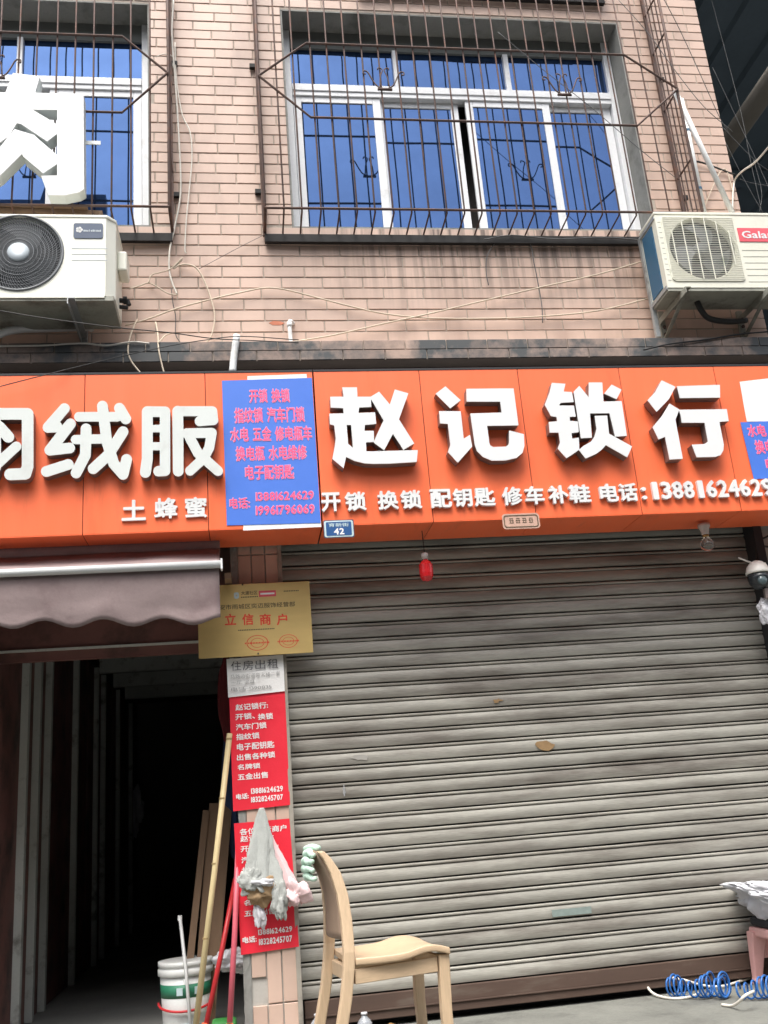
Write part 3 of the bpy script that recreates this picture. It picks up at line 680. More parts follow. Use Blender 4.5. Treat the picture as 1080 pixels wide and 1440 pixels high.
G = {"zhao":[[[0.5607,3.0821],[0.5592,3.0802],[0.5629,3.0282],[0.4933,3.0292],[0.4919,3.028],[0.4906,2.9669],[0.5548,2.9629],[0.5565,2.9615],[0.557,2.9351],[0.5566,2.9329],[0.4818,2.9326],[0.481,2.8722],[0.5031,2.8657],[0.5067,2.7937],[0.4988,2.7502],[0.4817,2.6798],[0.4828,2.6778],[0.5363,2.6262],[0.5532,2.6859],[0.5551,2.6871],[0.5962,2.6647],[0.6469,2.6497],[0.693,2.6457],[0.7748,2.6444],[0.9196,2.6499],[0.9214,2.6514],[0.9322,2.7148],[0.9294,2.716],[0.6889,2.7152],[0.6614,2.7162],[0.6628,2.7662],[0.704,2.7674],[0.7048,2.7627],[0.7547,2.72],[0.809,2.8104],[0.8561,2.7202],[0.858,2.7199],[0.9169,2.7532],[0.8478,2.8922],[0.9106,3.0409],[0.8396,3.065],[0.8056,2.9784],[0.7543,3.0538],[0.7065,3.0252],[0.6364,3.0265],[0.6378,3.0788],[0.6364,3.0809]],[[0.7076,3.0075],[0.709,3.0083],[0.7652,2.888],[0.719,2.8003],[0.7061,2.7693],[0.7087,2.8289],[0.7069,2.8303],[0.6826,2.8309],[0.6596,2.8319],[0.6643,2.864],[0.723,2.869],[0.7248,2.8707],[0.7236,2.9336],[0.7224,2.935],[0.6354,2.9334],[0.641,2.9638],[0.7059,2.9665]],[[0.5683,2.8662],[0.5916,2.8656],[0.5926,2.7378],[0.5688,2.7603]]],"ji":[[[1.1145,3.0774],[1.0583,3.0357],[1.1291,2.9508],[1.131,2.9499],[1.1331,2.9515],[1.1914,2.9958],[1.1166,3.0781]],[[1.4077,3.061],[1.2296,3.0619],[1.2235,2.9889],[1.2243,2.9867],[1.4085,2.9832],[1.409,2.9207],[1.4068,2.9194],[1.2383,2.9174],[1.236,2.9161],[1.241,2.7363],[1.2492,2.7017],[1.2768,2.6683],[1.3223,2.6454],[1.3976,2.6446],[1.4095,2.6469],[1.4592,2.6573],[1.495,2.685],[1.5103,2.7231],[1.5159,2.7883],[1.515,2.7913],[1.4375,2.815],[1.4292,2.7476],[1.4235,2.7313],[1.4069,2.7229],[1.3389,2.722],[1.3245,2.7316],[1.3209,2.7463],[1.3198,2.8439],[1.49,2.8429],[1.4926,2.8444],[1.4918,3.0595]],[[1.0676,2.9348],[1.0659,2.8645],[1.1077,2.8594],[1.109,2.7397],[1.0923,2.7],[1.1378,2.6404],[1.1397,2.6404],[1.1824,2.6835],[1.2261,2.7286],[1.2212,2.7948],[1.1863,2.7747],[1.1846,2.7762],[1.185,2.9316]]],"suo":[[[1.7117,3.0897],[1.6921,3.0345],[1.6543,2.9592],[1.6793,2.894],[1.711,2.8869],[1.7103,2.864],[1.7087,2.8615],[1.663,2.8588],[1.66,2.7968],[1.7076,2.7954],[1.7094,2.7938],[1.7097,2.738],[1.6921,2.7037],[1.7326,2.6472],[1.8084,2.6928],[1.8389,2.6435],[1.8409,2.6434],[1.9023,2.6685],[1.9379,2.6922],[1.9637,2.7168],[2.0727,2.6435],[2.1104,2.7049],[2.0561,2.7404],[1.9917,2.7825],[1.9975,2.889],[1.9275,2.8887],[1.926,2.8864],[1.9258,2.8132],[1.908,2.768],[1.8841,2.7397],[1.8376,2.7157],[1.8129,2.6968],[1.8117,2.7005],[1.8182,2.764],[1.7821,2.7595],[1.7806,2.7608],[1.7806,2.7877],[1.7826,2.791],[1.8212,2.7953],[1.823,2.797],[1.8263,2.8581],[1.7848,2.8626],[1.7826,2.8644],[1.7841,2.886],[1.8187,2.8866],[1.8176,2.9517],[1.7375,2.9539],[1.735,2.9555],[1.7457,2.9696],[1.8196,2.9728],[1.8178,3.0322],[1.773,3.0356],[1.7722,3.0373],[1.7876,3.0824]],[[1.9227,3.0881],[1.9094,2.9988],[1.8649,3.069],[1.8277,3.0342],[1.8298,2.7596],[1.8918,2.7622],[1.9017,2.9016],[1.9035,2.9038],[1.9418,2.9036],[2.0127,2.9025],[2.0235,2.7645],[2.0908,2.7675],[2.0935,2.9718],[2.0912,2.9734],[1.9909,2.9725],[1.9898,2.9759],[1.9994,3.0848],[1.9982,3.0869]],[[2.0516,3.0735],[2.0003,3.0204],[2.0569,2.9897],[2.0667,2.985],[2.1028,3.04],[2.1028,3.0422]]],"hang":[[[2.3458,3.0934],[2.2971,3.0239],[2.2432,2.9755],[2.2843,2.9056],[2.2864,2.9058],[2.3011,2.9189],[2.3697,2.9798],[2.4206,3.0542],[2.348,3.0938]],[[2.656,3.0612],[2.4315,3.057],[2.4303,3.054],[2.4345,2.9869],[2.4353,2.9848],[2.4499,2.9847],[2.6727,2.9834],[2.686,3.0606]],[[2.3691,2.9526],[2.3668,2.9515],[2.3122,2.8804],[2.2466,2.8143],[2.2683,2.7415],[2.3078,2.7567],[2.311,2.6238],[2.3848,2.6255],[2.3868,2.6273],[2.3854,2.8554],[2.4155,2.9094],[2.4172,2.9074],[2.4211,2.878],[2.4195,2.8401],[2.421,2.8367],[2.5494,2.8338],[2.5517,2.8326],[2.5515,2.812],[2.5507,2.7228],[2.5277,2.7084],[2.4535,2.7065],[2.468,2.6322],[2.5752,2.6317],[2.608,2.641],[2.6298,2.6683],[2.6391,2.7016],[2.6396,2.837],[2.6954,2.84],[2.6981,2.9107],[2.6948,2.9126],[2.4206,2.9148]]],"rong":[[[-0.6808,3.032],[-0.691,3.0245],[-0.697,3.0128],[-0.698,3.0034],[-0.6949,2.9721],[-0.7911,2.9733],[-0.7973,2.9709],[-0.8035,2.9655],[-0.8075,2.9585],[-0.8094,2.9492],[-0.8082,2.9399],[-0.805,2.9326],[-0.7986,2.9255],[-0.7903,2.9214],[-0.6881,2.9186],[-0.6799,2.8507],[-0.6811,2.8489],[-0.7237,2.8495],[-0.7239,2.882],[-0.7284,2.8961],[-0.7343,2.9032],[-0.7422,2.9081],[-0.7506,2.9098],[-0.7568,2.9091],[-0.7671,2.9035],[-0.7745,2.8925],[-0.7764,2.8832],[-0.7767,2.8508],[-0.7787,2.8487],[-0.8077,2.8479],[-0.8138,2.8448],[-0.8199,2.838],[-0.8231,2.8288],[-0.8229,2.8196],[-0.8194,2.8103],[-0.8139,2.8033],[-0.8276,2.8075],[-0.8645,2.8043],[-0.8055,2.8909],[-0.8009,2.9024],[-0.801,2.914],[-0.8049,2.9246],[-0.812,2.9329],[-0.8217,2.9379],[-0.8321,2.9383],[-0.8423,2.9336],[-0.8666,2.9014],[-0.8704,2.911],[-0.8781,2.9204],[-0.8349,2.9779],[-0.8314,2.9919],[-0.8326,3.0014],[-0.8354,3.0085],[-0.8419,3.0167],[-0.8525,3.0226],[-0.8626,3.0231],[-0.873,3.0186],[-0.9336,2.9403],[-0.9555,2.9113],[-0.9592,2.9037],[-0.9606,2.8899],[-0.9566,2.8777],[-0.9482,2.8681],[-0.9378,2.8635],[-0.8913,2.8651],[-0.9463,2.7839],[-0.9488,2.7748],[-0.9485,2.7657],[-0.9455,2.7565],[-0.941,2.7498],[-0.9327,2.7434],[-0.9224,2.7407],[-0.8183,2.751],[-0.8072,2.7596],[-0.8019,2.7732],[-0.8031,2.787],[-0.8067,2.7947],[-0.8121,2.801],[-0.811,2.8018],[-0.8027,2.7989],[-0.7772,2.7977],[-0.7776,2.7474],[-0.8068,2.6829],[-0.808,2.6981],[-0.8137,2.7097],[-0.8238,2.7178],[-0.8361,2.72],[-0.9474,2.6836],[-0.9558,2.6776],[-0.9611,2.6688],[-0.9627,2.6554],[-0.9582,2.6418],[-0.948,2.6318],[-0.9358,2.6284],[-0.9278,2.6298],[-0.8248,2.6637],[-0.8188,2.6665],[-0.8127,2.6721],[-0.8203,2.6488],[-0.8197,2.6398],[-0.8163,2.6307],[-0.8098,2.6228],[-0.8016,2.6179],[-0.7914,2.6166],[-0.7832,2.6188],[-0.7772,2.623],[-0.7723,2.6293],[-0.7269,2.7277],[-0.7255,2.7371],[-0.7242,2.7987],[-0.6744,2.7986],[-0.672,2.7973],[-0.6606,2.7579],[-0.6612,2.7556],[-0.7343,2.6824],[-0.7381,2.6734],[-0.7388,2.6644],[-0.737,2.6553],[-0.7334,2.6484],[-0.7263,2.6412],[-0.718,2.6373],[-0.7098,2.6365],[-0.7016,2.6388],[-0.6955,2.643],[-0.6424,2.6943],[-0.638,2.6796],[-0.634,2.6716],[-0.5841,2.6082],[-0.5758,2.6033],[-0.5655,2.6019],[-0.5566,2.6045],[-0.5485,2.611],[-0.543,2.6222],[-0.5252,2.7037],[-0.525,2.7128],[-0.5267,2.7198],[-0.5325,2.7297],[-0.5408,2.7362],[-0.5512,2.7388],[-0.5617,2.7367],[-0.57,2.7307],[-0.5748,2.7234],[-0.5823,2.6928],[-0.5903,2.7033],[-0.6027,2.7471],[-0.5459,2.8451],[-0.5425,2.8567],[-0.5435,2.8684],[-0.5494,2.88],[-0.5578,2.887],[-0.5704,2.89],[-0.5809,2.8872],[-0.5902,2.8788],[-0.6225,2.8228],[-0.624,2.8261],[-0.6343,2.9149],[-0.6336,2.9173],[-0.5937,2.9167],[-0.5811,2.9214],[-0.5752,2.9113],[-0.5684,2.9049],[-0.56,2.9013],[-0.5494,2.9012],[-0.5389,2.9063],[-0.5319,2.915],[-0.5285,2.9267],[-0.5295,2.9385],[-0.5644,3.0058],[-0.5751,3.0167],[-0.5835,3.0198],[-0.5941,3.0192],[-0.6026,3.0149],[-0.6083,3.0087],[-0.6119,3.0016],[-0.6137,2.9922],[-0.6127,2.9827],[-0.6077,2.9708],[-0.6087,2.97],[-0.6403,2.9708],[-0.6454,3.0094],[-0.6503,3.0213],[-0.6572,3.0286],[-0.6639,3.0322],[-0.6724,3.0336]]],"fu":[[[-0.3036,2.9967],[-0.3101,2.9937],[-0.3173,2.9868],[-0.3212,2.9797],[-0.3234,2.9702],[-0.3247,2.6411],[-0.3218,2.6273],[-0.317,2.6201],[-0.3108,2.6149],[-0.3045,2.6122],[-0.2961,2.6113],[-0.2877,2.6134],[-0.2813,2.6174],[-0.276,2.6237],[-0.2723,2.6327],[-0.2697,2.8227],[-0.2635,2.8177],[-0.261,2.8082],[-0.2193,2.7187],[-0.2088,2.7068],[-0.2093,2.7045],[-0.2597,2.6552],[-0.2627,2.6484],[-0.2639,2.6393],[-0.262,2.6301],[-0.2581,2.6231],[-0.2518,2.6173],[-0.2435,2.6138],[-0.235,2.6137],[-0.2287,2.6159],[-0.1726,2.6677],[-0.1705,2.668],[-0.1143,2.6118],[-0.1018,2.6074],[-0.0889,2.6106],[-0.0796,2.6199],[-0.0758,2.6336],[-0.0771,2.6429],[-0.0822,2.6523],[-0.1394,2.7118],[-0.1182,2.7531],[-0.1023,2.8395],[-0.1024,2.849],[-0.1045,2.8561],[-0.1123,2.8662],[-0.1251,2.8713],[-0.2561,2.8714],[-0.2691,2.8661],[-0.2692,2.9357],[-0.2679,2.9393],[-0.1969,2.9377],[-0.1925,2.9364],[-0.1992,2.9335],[-0.206,2.9272],[-0.2099,2.9202],[-0.2118,2.9107],[-0.2107,2.9012],[-0.2076,2.894],[-0.2011,2.8868],[-0.1937,2.8829],[-0.1852,2.8819],[-0.1118,2.8868],[-0.1052,2.8896],[-0.0986,2.8955],[-0.094,2.9034],[-0.0923,2.9104],[-0.0964,2.9679],[-0.0992,2.9775],[-0.1073,2.9873],[-0.12,2.9919],[-0.2843,2.9952],[-0.295,2.9978]],[[-0.4577,2.9968],[-0.4641,2.9933],[-0.4699,2.9875],[-0.4738,2.9804],[-0.4759,2.971],[-0.4767,2.7143],[-0.4861,2.6415],[-0.4855,2.6324],[-0.4832,2.6255],[-0.4779,2.6177],[-0.4717,2.6127],[-0.4634,2.6095],[-0.4551,2.6094],[-0.4467,2.6123],[-0.4404,2.6173],[-0.4358,2.624],[-0.433,2.633],[-0.4231,2.7082],[-0.4226,2.7543],[-0.4208,2.7557],[-0.3892,2.7548],[-0.3879,2.7534],[-0.3883,2.698],[-0.3885,2.6728],[-0.3898,2.6706],[-0.4004,2.6696],[-0.4081,2.6665],[-0.4151,2.66],[-0.4189,2.6531],[-0.4205,2.6463],[-0.4203,2.6372],[-0.4182,2.6303],[-0.4139,2.6233],[-0.4071,2.6174],[-0.3967,2.614],[-0.359,2.6159],[-0.3506,2.6188],[-0.3447,2.6235],[-0.3401,2.6302],[-0.3377,2.637],[-0.3341,2.9728],[-0.3366,2.98],[-0.3416,2.9872],[-0.3478,2.9921],[-0.3552,2.9949],[-0.4492,2.9984]],[[-0.4215,2.9367],[-0.4197,2.9381],[-0.3878,2.9374],[-0.3864,2.9359],[-0.3867,2.8958],[-0.3902,2.8937],[-0.42,2.8944],[-0.4218,2.8966]],[[-0.4221,2.852],[-0.4202,2.8537],[-0.3884,2.8529],[-0.387,2.8512],[-0.3875,2.7998],[-0.391,2.7982],[-0.4206,2.799],[-0.4224,2.8007]],[[-0.2083,2.8163],[-0.1608,2.8164],[-0.1578,2.815],[-0.1658,2.7707],[-0.1705,2.7615],[-0.1772,2.7489],[-0.178,2.75]]],"yu":[[[-1.3447,3.0048],[-1.3505,3.0012],[-1.3563,2.9945],[-1.3598,2.9864],[-1.3609,2.9772],[-1.3596,2.9679],[-1.3557,2.9586],[-1.3501,2.9516],[-1.3437,2.9468],[-1.3335,2.9436],[-1.2203,2.941],[-1.2185,2.9395],[-1.208,2.6939],[-1.2112,2.6826],[-1.265,2.6821],[-1.2728,2.6801],[-1.2805,2.6745],[-1.287,2.6628],[-1.2879,2.6495],[-1.2826,2.6353],[-1.2723,2.6251],[-1.2602,2.6214],[-1.1887,2.6218],[-1.1808,2.6228],[-1.1743,2.626],[-1.1678,2.6324],[-1.1644,2.639],[-1.1517,2.6855],[-1.064,2.7769],[-1.0606,2.7845],[-1.0596,2.7912],[-1.0601,2.7981],[-1.0637,2.8073],[-1.0693,2.8142],[-1.0756,2.8183],[-1.0817,2.8201],[-1.0898,2.8197],[-1.0998,2.8139],[-1.155,2.7575],[-1.1586,2.844],[-1.1576,2.8446],[-1.1396,2.8229],[-1.1333,2.8182],[-1.1221,2.8149],[-1.11,2.8176],[-1.1002,2.8268],[-1.0972,2.8333],[-1.0956,2.8424],[-1.0965,2.8516],[-1.099,2.8585],[-1.1091,2.8725],[-1.1492,2.9218],[-1.1626,2.9313],[-1.1628,2.9382],[-1.1613,2.9397],[-1.0653,2.9376],[-1.0621,2.936],[-1.054,2.6893],[-1.0578,2.6782],[-1.113,2.6774],[-1.1209,2.6748],[-1.1281,2.6691],[-1.1343,2.6574],[-1.1347,2.6425],[-1.1289,2.629],[-1.1189,2.6199],[-1.1067,2.6165],[-1.0306,2.6173],[-1.0179,2.6233],[-1.0129,2.6294],[-1.0098,2.6364],[-0.9986,2.6809],[-1.007,2.9673],[-1.0083,2.9767],[-1.0114,2.9842],[-1.0214,2.9956],[-1.0345,3.0005],[-1.3367,3.0066]],[[-1.331,2.9335],[-1.3408,2.9276],[-1.3473,2.9171],[-1.3491,2.9034],[-1.345,2.8896],[-1.2937,2.8265],[-1.2834,2.8202],[-1.2704,2.8195],[-1.2596,2.8253],[-1.2522,2.8372],[-1.2509,2.8508],[-1.2553,2.8644],[-1.3066,2.9272],[-1.319,2.9338]],[[-1.2454,2.8235],[-1.2552,2.8172],[-1.3388,2.7286],[-1.3431,2.7224],[-1.3453,2.7158],[-1.3455,2.7068],[-1.3402,2.6933],[-1.3347,2.6875],[-1.3286,2.684],[-1.3226,2.6825],[-1.3147,2.6833],[-1.3051,2.6897],[-1.2217,2.7774],[-1.2171,2.7841],[-1.215,2.7908],[-1.2148,2.7999],[-1.2203,2.8136],[-1.2313,2.8225],[-1.2374,2.8241]]],"rou":[[[-1.198,5.1329],[-1.2,5.13],[-1.2351,4.9975],[-1.2373,4.9957],[-1.5752,4.9908],[-1.5773,4.9879],[-1.5394,4.3132],[-1.4169,4.3153],[-1.4438,4.8759],[-1.2667,4.8785],[-1.2912,4.7876],[-1.3832,4.6475],[-1.3364,4.5669],[-1.2517,4.6539],[-1.2098,4.6924],[-1.2504,4.6228],[-1.2795,4.5821],[-1.3791,4.4426],[-1.321,4.3704],[-1.243,4.4351],[-1.1306,4.5813],[-1.1254,4.5645],[-1.0151,4.4555],[-0.9411,4.5177],[-0.9394,4.4418],[-1.0251,4.4385],[-0.9841,4.3149],[-0.8978,4.3133],[-0.8206,4.335],[-0.7935,4.3562],[-0.8061,5.0007],[-1.0718,4.9981],[-1.0737,5.0001],[-1.0506,5.1118],[-1.0512,5.1148]],[[-1.0842,4.8815],[-0.9494,4.8844],[-0.9465,4.7863],[-0.9471,4.7848],[-0.9495,4.786]],[[-1.168,4.7826],[-1.1649,4.7852],[-1.1417,4.7808],[-1.0,4.6691],[-0.9977,4.6685],[-0.9457,4.7208],[-0.9418,4.5788],[-0.959,4.5946],[-1.0674,4.7046],[-1.068,4.7084],[-1.1774,4.7463],[-1.199,4.7099],[-1.2008,4.7095],[-1.2033,4.7026]]]}
def letter(key, s, y, m='letter_white', d=.06):
    c = outline('character', G[key], y+.005, y+d, 'letter_return', s)
    outline('face', G[key], y, y+.0045, m, c)
    return c
for k in ('zhao', 'ji', 'suo', 'hang'): letter(k, S2, -.416)
for k in ('yu', 'rong', 'fu'): letter(k, S1, -.405, 'letter_cream', .054)
row = [('开', 452, 479), ('锁', 485, 515), ('换', 531, 560), ('锁', 563, 593), ('配', 605, 635), ('钥', 637, 664), ('匙', 667, 696), ('修', 706, 734), ('车', 738, 765), ('补', 771, 799), ('鞋', 800, 830), ('电', 843, 869), ('话', 870, 896)]
za = at(466, 719, -.37).z; zb_ = at(466, 692.5, -.37).z
for ch, a, b in row:
    y = 705 - (a-466)*.042
    xa, xb = at(a, y, -.37).x, at(b, y, -.37).x
    text('character', ch, (xa, xb, za, zb_), -.3505, 'letter_white', S2, .028, .02)
xa, xb = at(901, 690, -.37).x, at(909, 690, -.37).x
text('character', ':', (xa+.004, xb, za+.006, zb_-.025), -.3505, 'letter_white', S2, .02, .02)
dx0, dx1 = at(913, 690, -.37).x, at(1087, 684, -.37).x
for i, ch in enumerate('13881624629'):
    wd = (dx1-dx0)/11; n_ = .30 if ch == '1' else .06
    text('character', ch, (dx0+wd*(i+n_), dx0+wd*(i+1-(.22 if ch == '1' else .06)), za+.004, zb_+.002), -.3505, 'letter_white', S2, .028, .02)
for ch, a, b, y0, y1 in (('土', 171, 205, 703, 732), ('蜂', 217, 250, 700, 729), ('蜜', 260, 291, 699, 728)):
    text('character', ch, pxbox(a, y0, b, y1, -.36), -.3505, 'letter_white', S1, .026, .012)

# ================================================================== PAPER AND PLATES ON THE SIGN
def quad(name, px4, Y, m, parent=None, t=.0015, wave=0.0, n=10):
    """thin sheet through four pixel corners (tl, tr, br, bl) on the plane Y; real thickness and slight waves"""
    c = [at(p[0], p[1], Y) for p in px4]; V = []; F = []
    for k in (0, 1):
        for j in range(n+1):
            for i in range(n+1):
                u, v = i/n, j/n
                p = (c[0]*(1-u)+c[1]*u)*(1-v)+(c[3]*(1-u)+c[2]*u)*v
                V.append((p.x, p.y - wave*(.5+.5*noise.noise((p.x*9, p.z*7, Y*50)))-(0 if k else t), p.z))
    M_ = (n+1)*(n+1)
    for j in range(n):
        for i in range(n):
            a = j*(n+1)+i; F += [(a, a+1, a+n+2, a+n+1), (M_+a, M_+a+n+1, M_+a+n+2, M_+a+1)]
    for i in range(n):
        for e in ((i, i+1), (n*(n+1)+i, n*(n+1)+i+1), (i*(n+1), (i+1)*(n+1)), (i*(n+1)+n, (i+1)*(n+1)+n)): F.append((e[0], e[1], M_+e[1], M_+e[0]))
    return MB().add(V, F).build(name, m, parent)
BP = thing('poster', 'blue poster with pink lettering between the two sign boards', 'poster')
quad('backing_sheet', ((348, 529), (431, 526), (452, 741), (342, 746)), SF-.0006, 'paper', BP, .0006)
quad('sheet', ((312, 535.5), (438.5, 531.5), (451, 735.5), (319, 739)), SF-.0018, 'blue_print', BP, .0008, wave=.0015)
PY = SF-.0046
def prow(body, px0, py0, px1, py1, off=.024):
    bx = pxbox(px0, py0, px1, py1, PY)
    text('halo', body, (bx[0]-.003, bx[1]+.003, bx[2]-.003, bx[3]+.003), PY+.0004, 'pink_halo', BP, off+.018, .0004)
    text('printed_text', body, bx, PY-.0002, 'pink_print', BP, off-.006, .0004)
prow('开锁 换锁', 351, 547, 407, 566); prow('指纹锁 汽车门锁', 330, 573, 428, 594); prow('水电 五金 修电瓶车', 324, 600, 438, 620)
prow('换电瓶 水电维修', 332, 627, 431, 647); prow('电子配钥匙', 345, 654, 413, 674); prow('电话:', 323, 700, 351, 715)
prow('13881624629', 360, 691.5, 441, 703); prow('19961796069', 360, 710.5, 442, 723)
WP = tag(quad('poster', ((1040, 537), (1100, 530), (1112, 592), (1050, 593)), SF-.0008, 'paper', t=.0008, wave=.002), 'blank white sheet on the sign beyond the last big letter', 'poster')
BP2 = thing('poster', 'blue poster cut off by the right edge of the picture', 'poster')
quad('sheet', ((1041, 594), (1140, 590), (1155, 668), (1060, 674)), SF-.0036, 'blue_print', BP2, .0008, wave=.0015)
for body, p in (('水电 五金 修电瓶车', (1051, 596, 1165, 613)), ('换电瓶 水电维修', (1062, 618, 1160, 637)), ('电子配钥匙', (1077, 643, 1145, 661))):
    bx = pxbox(*p, SF-.0065)
    text('halo', body, (bx[0]-.003, bx[1]+.003, bx[2]-.003, bx[3]+.003), SF-.0062, 'pink_halo', BP2, .04, .0004)
    text('printed_text', body, bx, SF-.0068, 'pink_print', BP2, .022, .0004)

NP = thing('number_plate', 'small blue street number plate 42 under the sign', 'plate')
NY = SF-.012
def rrect(x0, x1, z0, z1, r, n=5):
    out = []
    for cx, cz, a0 in ((x1-r, z1-r, 0), (x0+r, z1-r, 90), (x0+r, z0+r, 180), (x1-r, z0+r, 270)):
        for i in range(n+1): a = R(a0+90*i/n); out.append((cx+r*math.cos(a), cz+r*math.sin(a)))
    return out
bx = pxbox(455, 731, 498, 756, NY)
outline('backing', [rrect(bx[0], bx[1], bx[2], bx[3], .008)], NY+.0012, NY+.003, 'badge_navy', NP)
outline('rim', [rrect(bx[0]+.004, bx[1]-.004, bx[2]+.004, bx[3]-.004, .01)], NY, NY+.001, 'plate_rim', NP)
outline('field', [rrect(bx[0]+.013, bx[1]-.013, bx[2]+.011, bx[3]-.011, .006)], NY-.0012, NY-.0002, 'plate_blue', NP)
w_, h_ = bx[1]-bx[0], bx[3]-bx[2]
text('printed_text', '育新街', (bx[0]+.17*w_, bx[1]-.17*w_, bx[2]+.61*h_, bx[2]+.82*h_), NY-.0014, 'plate_rim', NP, .01, .0004)
text('printed_number', '42', (bx[0]+.33*w_, bx[1]-.33*w_, bx[2]+.17*h_, bx[2]+.53*h_), NY-.0014, 'white_print', NP, .03, .0004)
PQ = thing('plaque', 'small pinkish metal plaque with ornate border on the sign edge', 'plaque')
bx = pxbox(706.5, 722, 759, 743.5, NY)
outline('plate', [rrect(bx[0], bx[1], bx[2], bx[3], .018)], NY, NY+.004, 'plaque_metal', PQ)
outline('border', [rrect(bx[0]+.008, bx[1]-.008, bx[2]+.008, bx[3]-.008, .014), rrect(bx[0]+.013, bx[1]-.013, bx[2]+.013, bx[3]-.013, .011)], NY-.0015, NY-.0003, 'brown_ink', PQ)
for i in range(4):                       # worn characters, no longer readable: a few strokes each
    cx = bx[0]+(bx[1]-bx[0])*(.24+.175*i); cz = (bx[2]+bx[3])/2+.004; q = MB()
    for dx, dz, lx, lz in ((0, .011, .020, .003), (0, 0, .024, .003), (-.006, -.004, .003, .020), (.007, -.003, .003, .018), (0, -.012, .022, .003)):
        q.box(cx+dx-lx/2, cx+dx+lx/2, NY-.0012-.0001*lz*100, NY-.0002, cz+dz-lz/2, cz+dz+lz/2)
    q.build('worn_character', 'brown_ink', PQ)

# ================================================================== WINDOW GRILLES
GY = -.231
def scroll(c, s=1.0):
    """little wrought-iron crown ornament, three stems from a foot"""
    q = MB(); X, Y, Z = c
    for sx in (-1, 1):
        pts = [(X+sx*.012*s, Y, Z-.07*s), (X+sx*.05*s, Y, Z-.045*s), (X+sx*.075*s, Y, Z+.0*s), (X+sx*.10*s, Y, Z+.055*s), (X+sx*.125*s, Y, Z+.062*s), (X+sx*.128*s, Y, Z+.042*s), (X+sx*.112*s, Y, Z+.04*s)]
        q.tube(smooth_path(pts, 4), .0045, 6)
        q.tube(smooth_path([(X+sx*.03*s, Y, Z-.06*s), (X+sx*.022*s, Y, Z+.02*s), (X+sx*.006*s, Y, Z+.075*s), (X+sx*.03*s, Y, Z+.09*s), (X+sx*.035*s, Y, Z+.075*s)], 4), .004, 6)
    q.tube([(X-.045*s, Y, Z-.072*s), (X+.045*s, Y, Z-.072*s)], .009*s, 6)
    return q
def grille(X0, X1, label, zbot, ztop, tips, scrolls, nb, brackets, lab_extra=None):
    g = thing('window_grille', label, 'window grille', 'rusty window grilles')
    step = (X1-X0)/nb; rb = .0054
    for i in range(nb+1):
        x = X0+i*step; edge = i in (0, nb)
        # bar runs down the front, then turns back to the wall at the bottom; a little crooked
        j = [random.uniform(-.004, .004) for _ in range(4)]
        pts = [(x+j[0], GY, ztop), (x+j[1], GY, zbot+(ztop-zbot)*.5), (x+j[2], GY, zbot+.03), (x+j[3], GY+.012, zbot+.004), (x+j[3], -.012, zbot-.006)]
        MB().tube(pts, .0095 if edge else rb, 8 if edge else 6).build('bar', 'rust_iron', g, smooth=True)
    zl = {'low': zbot+.012, 'b1': 5.505, 'b2': 4.95}
    MB().tube([(X0, GY-.010, zl['low']), (X1, GY-.010, zl['low'])], .0075, 6).build('cross_bar', 'rust_iron', g)
    if tips:
        for key, zt in (('b1', zl['b1']), ('b2', zl['b2'])):
            pts = []
            if tips[0] is not None: pts.append((X0, GY-.012, 5.247)); pts.append((tips[0], GY-.012, zt))
            else: pts.append((X0, GY-.012, zt))
            if tips[1] is not None: pts.append((tips[1], GY-.012, zt)); pts.append((X1, GY-.012, 5.247))
            else: pts.append((X1, GY-.012, zt))
            MB().tube(pts, .0075, 6).build('cross_bar', 'rust_iron', g)
    for c in scrolls: scroll(c).build('scroll', 'rust_iron', g, smooth=True)
    # tray of angle iron along the wall
    MB().box(X0, X1, -.045, -.014, zbot-.082, zbot-.03).build('tray', 'black_iron', g)
    MB().box(X0+.02, X1-.02, -.20, -.046, zbot-.035, zbot-.031).build('tray_sheet', 'black_iron', g) if False else None
    for sx, X in ((1, X0), (-1, X1)):
        MB().box(X-.010, X+.010, -.030, -.012, zbot-.03, ztop).build('wall_post', 'rust_iron', g)
        for z in (zbot+.42, 5.25, 5.72, 6.05):
            if zbot < z < ztop: MB().tube([(X, GY, z), (X, -.010, z)], .0065, 6).build('stay', 'rust_iron', g)
        for k in (1, 2, 3):
            y = GY+(-.02-GY)*k/4
            MB().tube([(X, y, zbot-.004), (X, y, ztop)], rb, 6).build('side_bar', 'rust_iron', g)
        for z in brackets:
            MB().box(X-sx*.045, X-sx*.0105, -.03, -.004, z-.014, z+.014).build('wall_bracket', 'black_iron', g)
    return g
grille(.205, 2.905, 'rusty window grille over the four-pane window', 4.298, 6.55, (.507, 2.58), [(.977, GY-.012, 5.245), (2.13, GY-.012, 5.245)], 25, (4.58, 5.52))
grille(-2.6, -.335, 'rusty window grille behind the big white letter', 4.298, 6.55, (-2.35, -.60), [(-1.31, GY-.012, 5.245)], 21, (4.55, 5.52))
grille(.9, 2.62, 'black bottom edge of the grille one floor up', 6.22, 7.4, None, [], 16, ())

# ================================================================== BIG WHITE LETTER ON THE LEFT GRILLE
BL = thing('sign_letter', 'big white channel letter fixed to the left window grille', 'sign')
outline('return', G['rou'], -.322, -.246, 'letter_cream', BL)
outline('face', G['rou'], -.33, -.3225, 'letter_white', BL)
MB().box(-1.75, -.72, -.246, -.240, 4.72, 4.745).build('mount_bar', 'galvanised', BL)

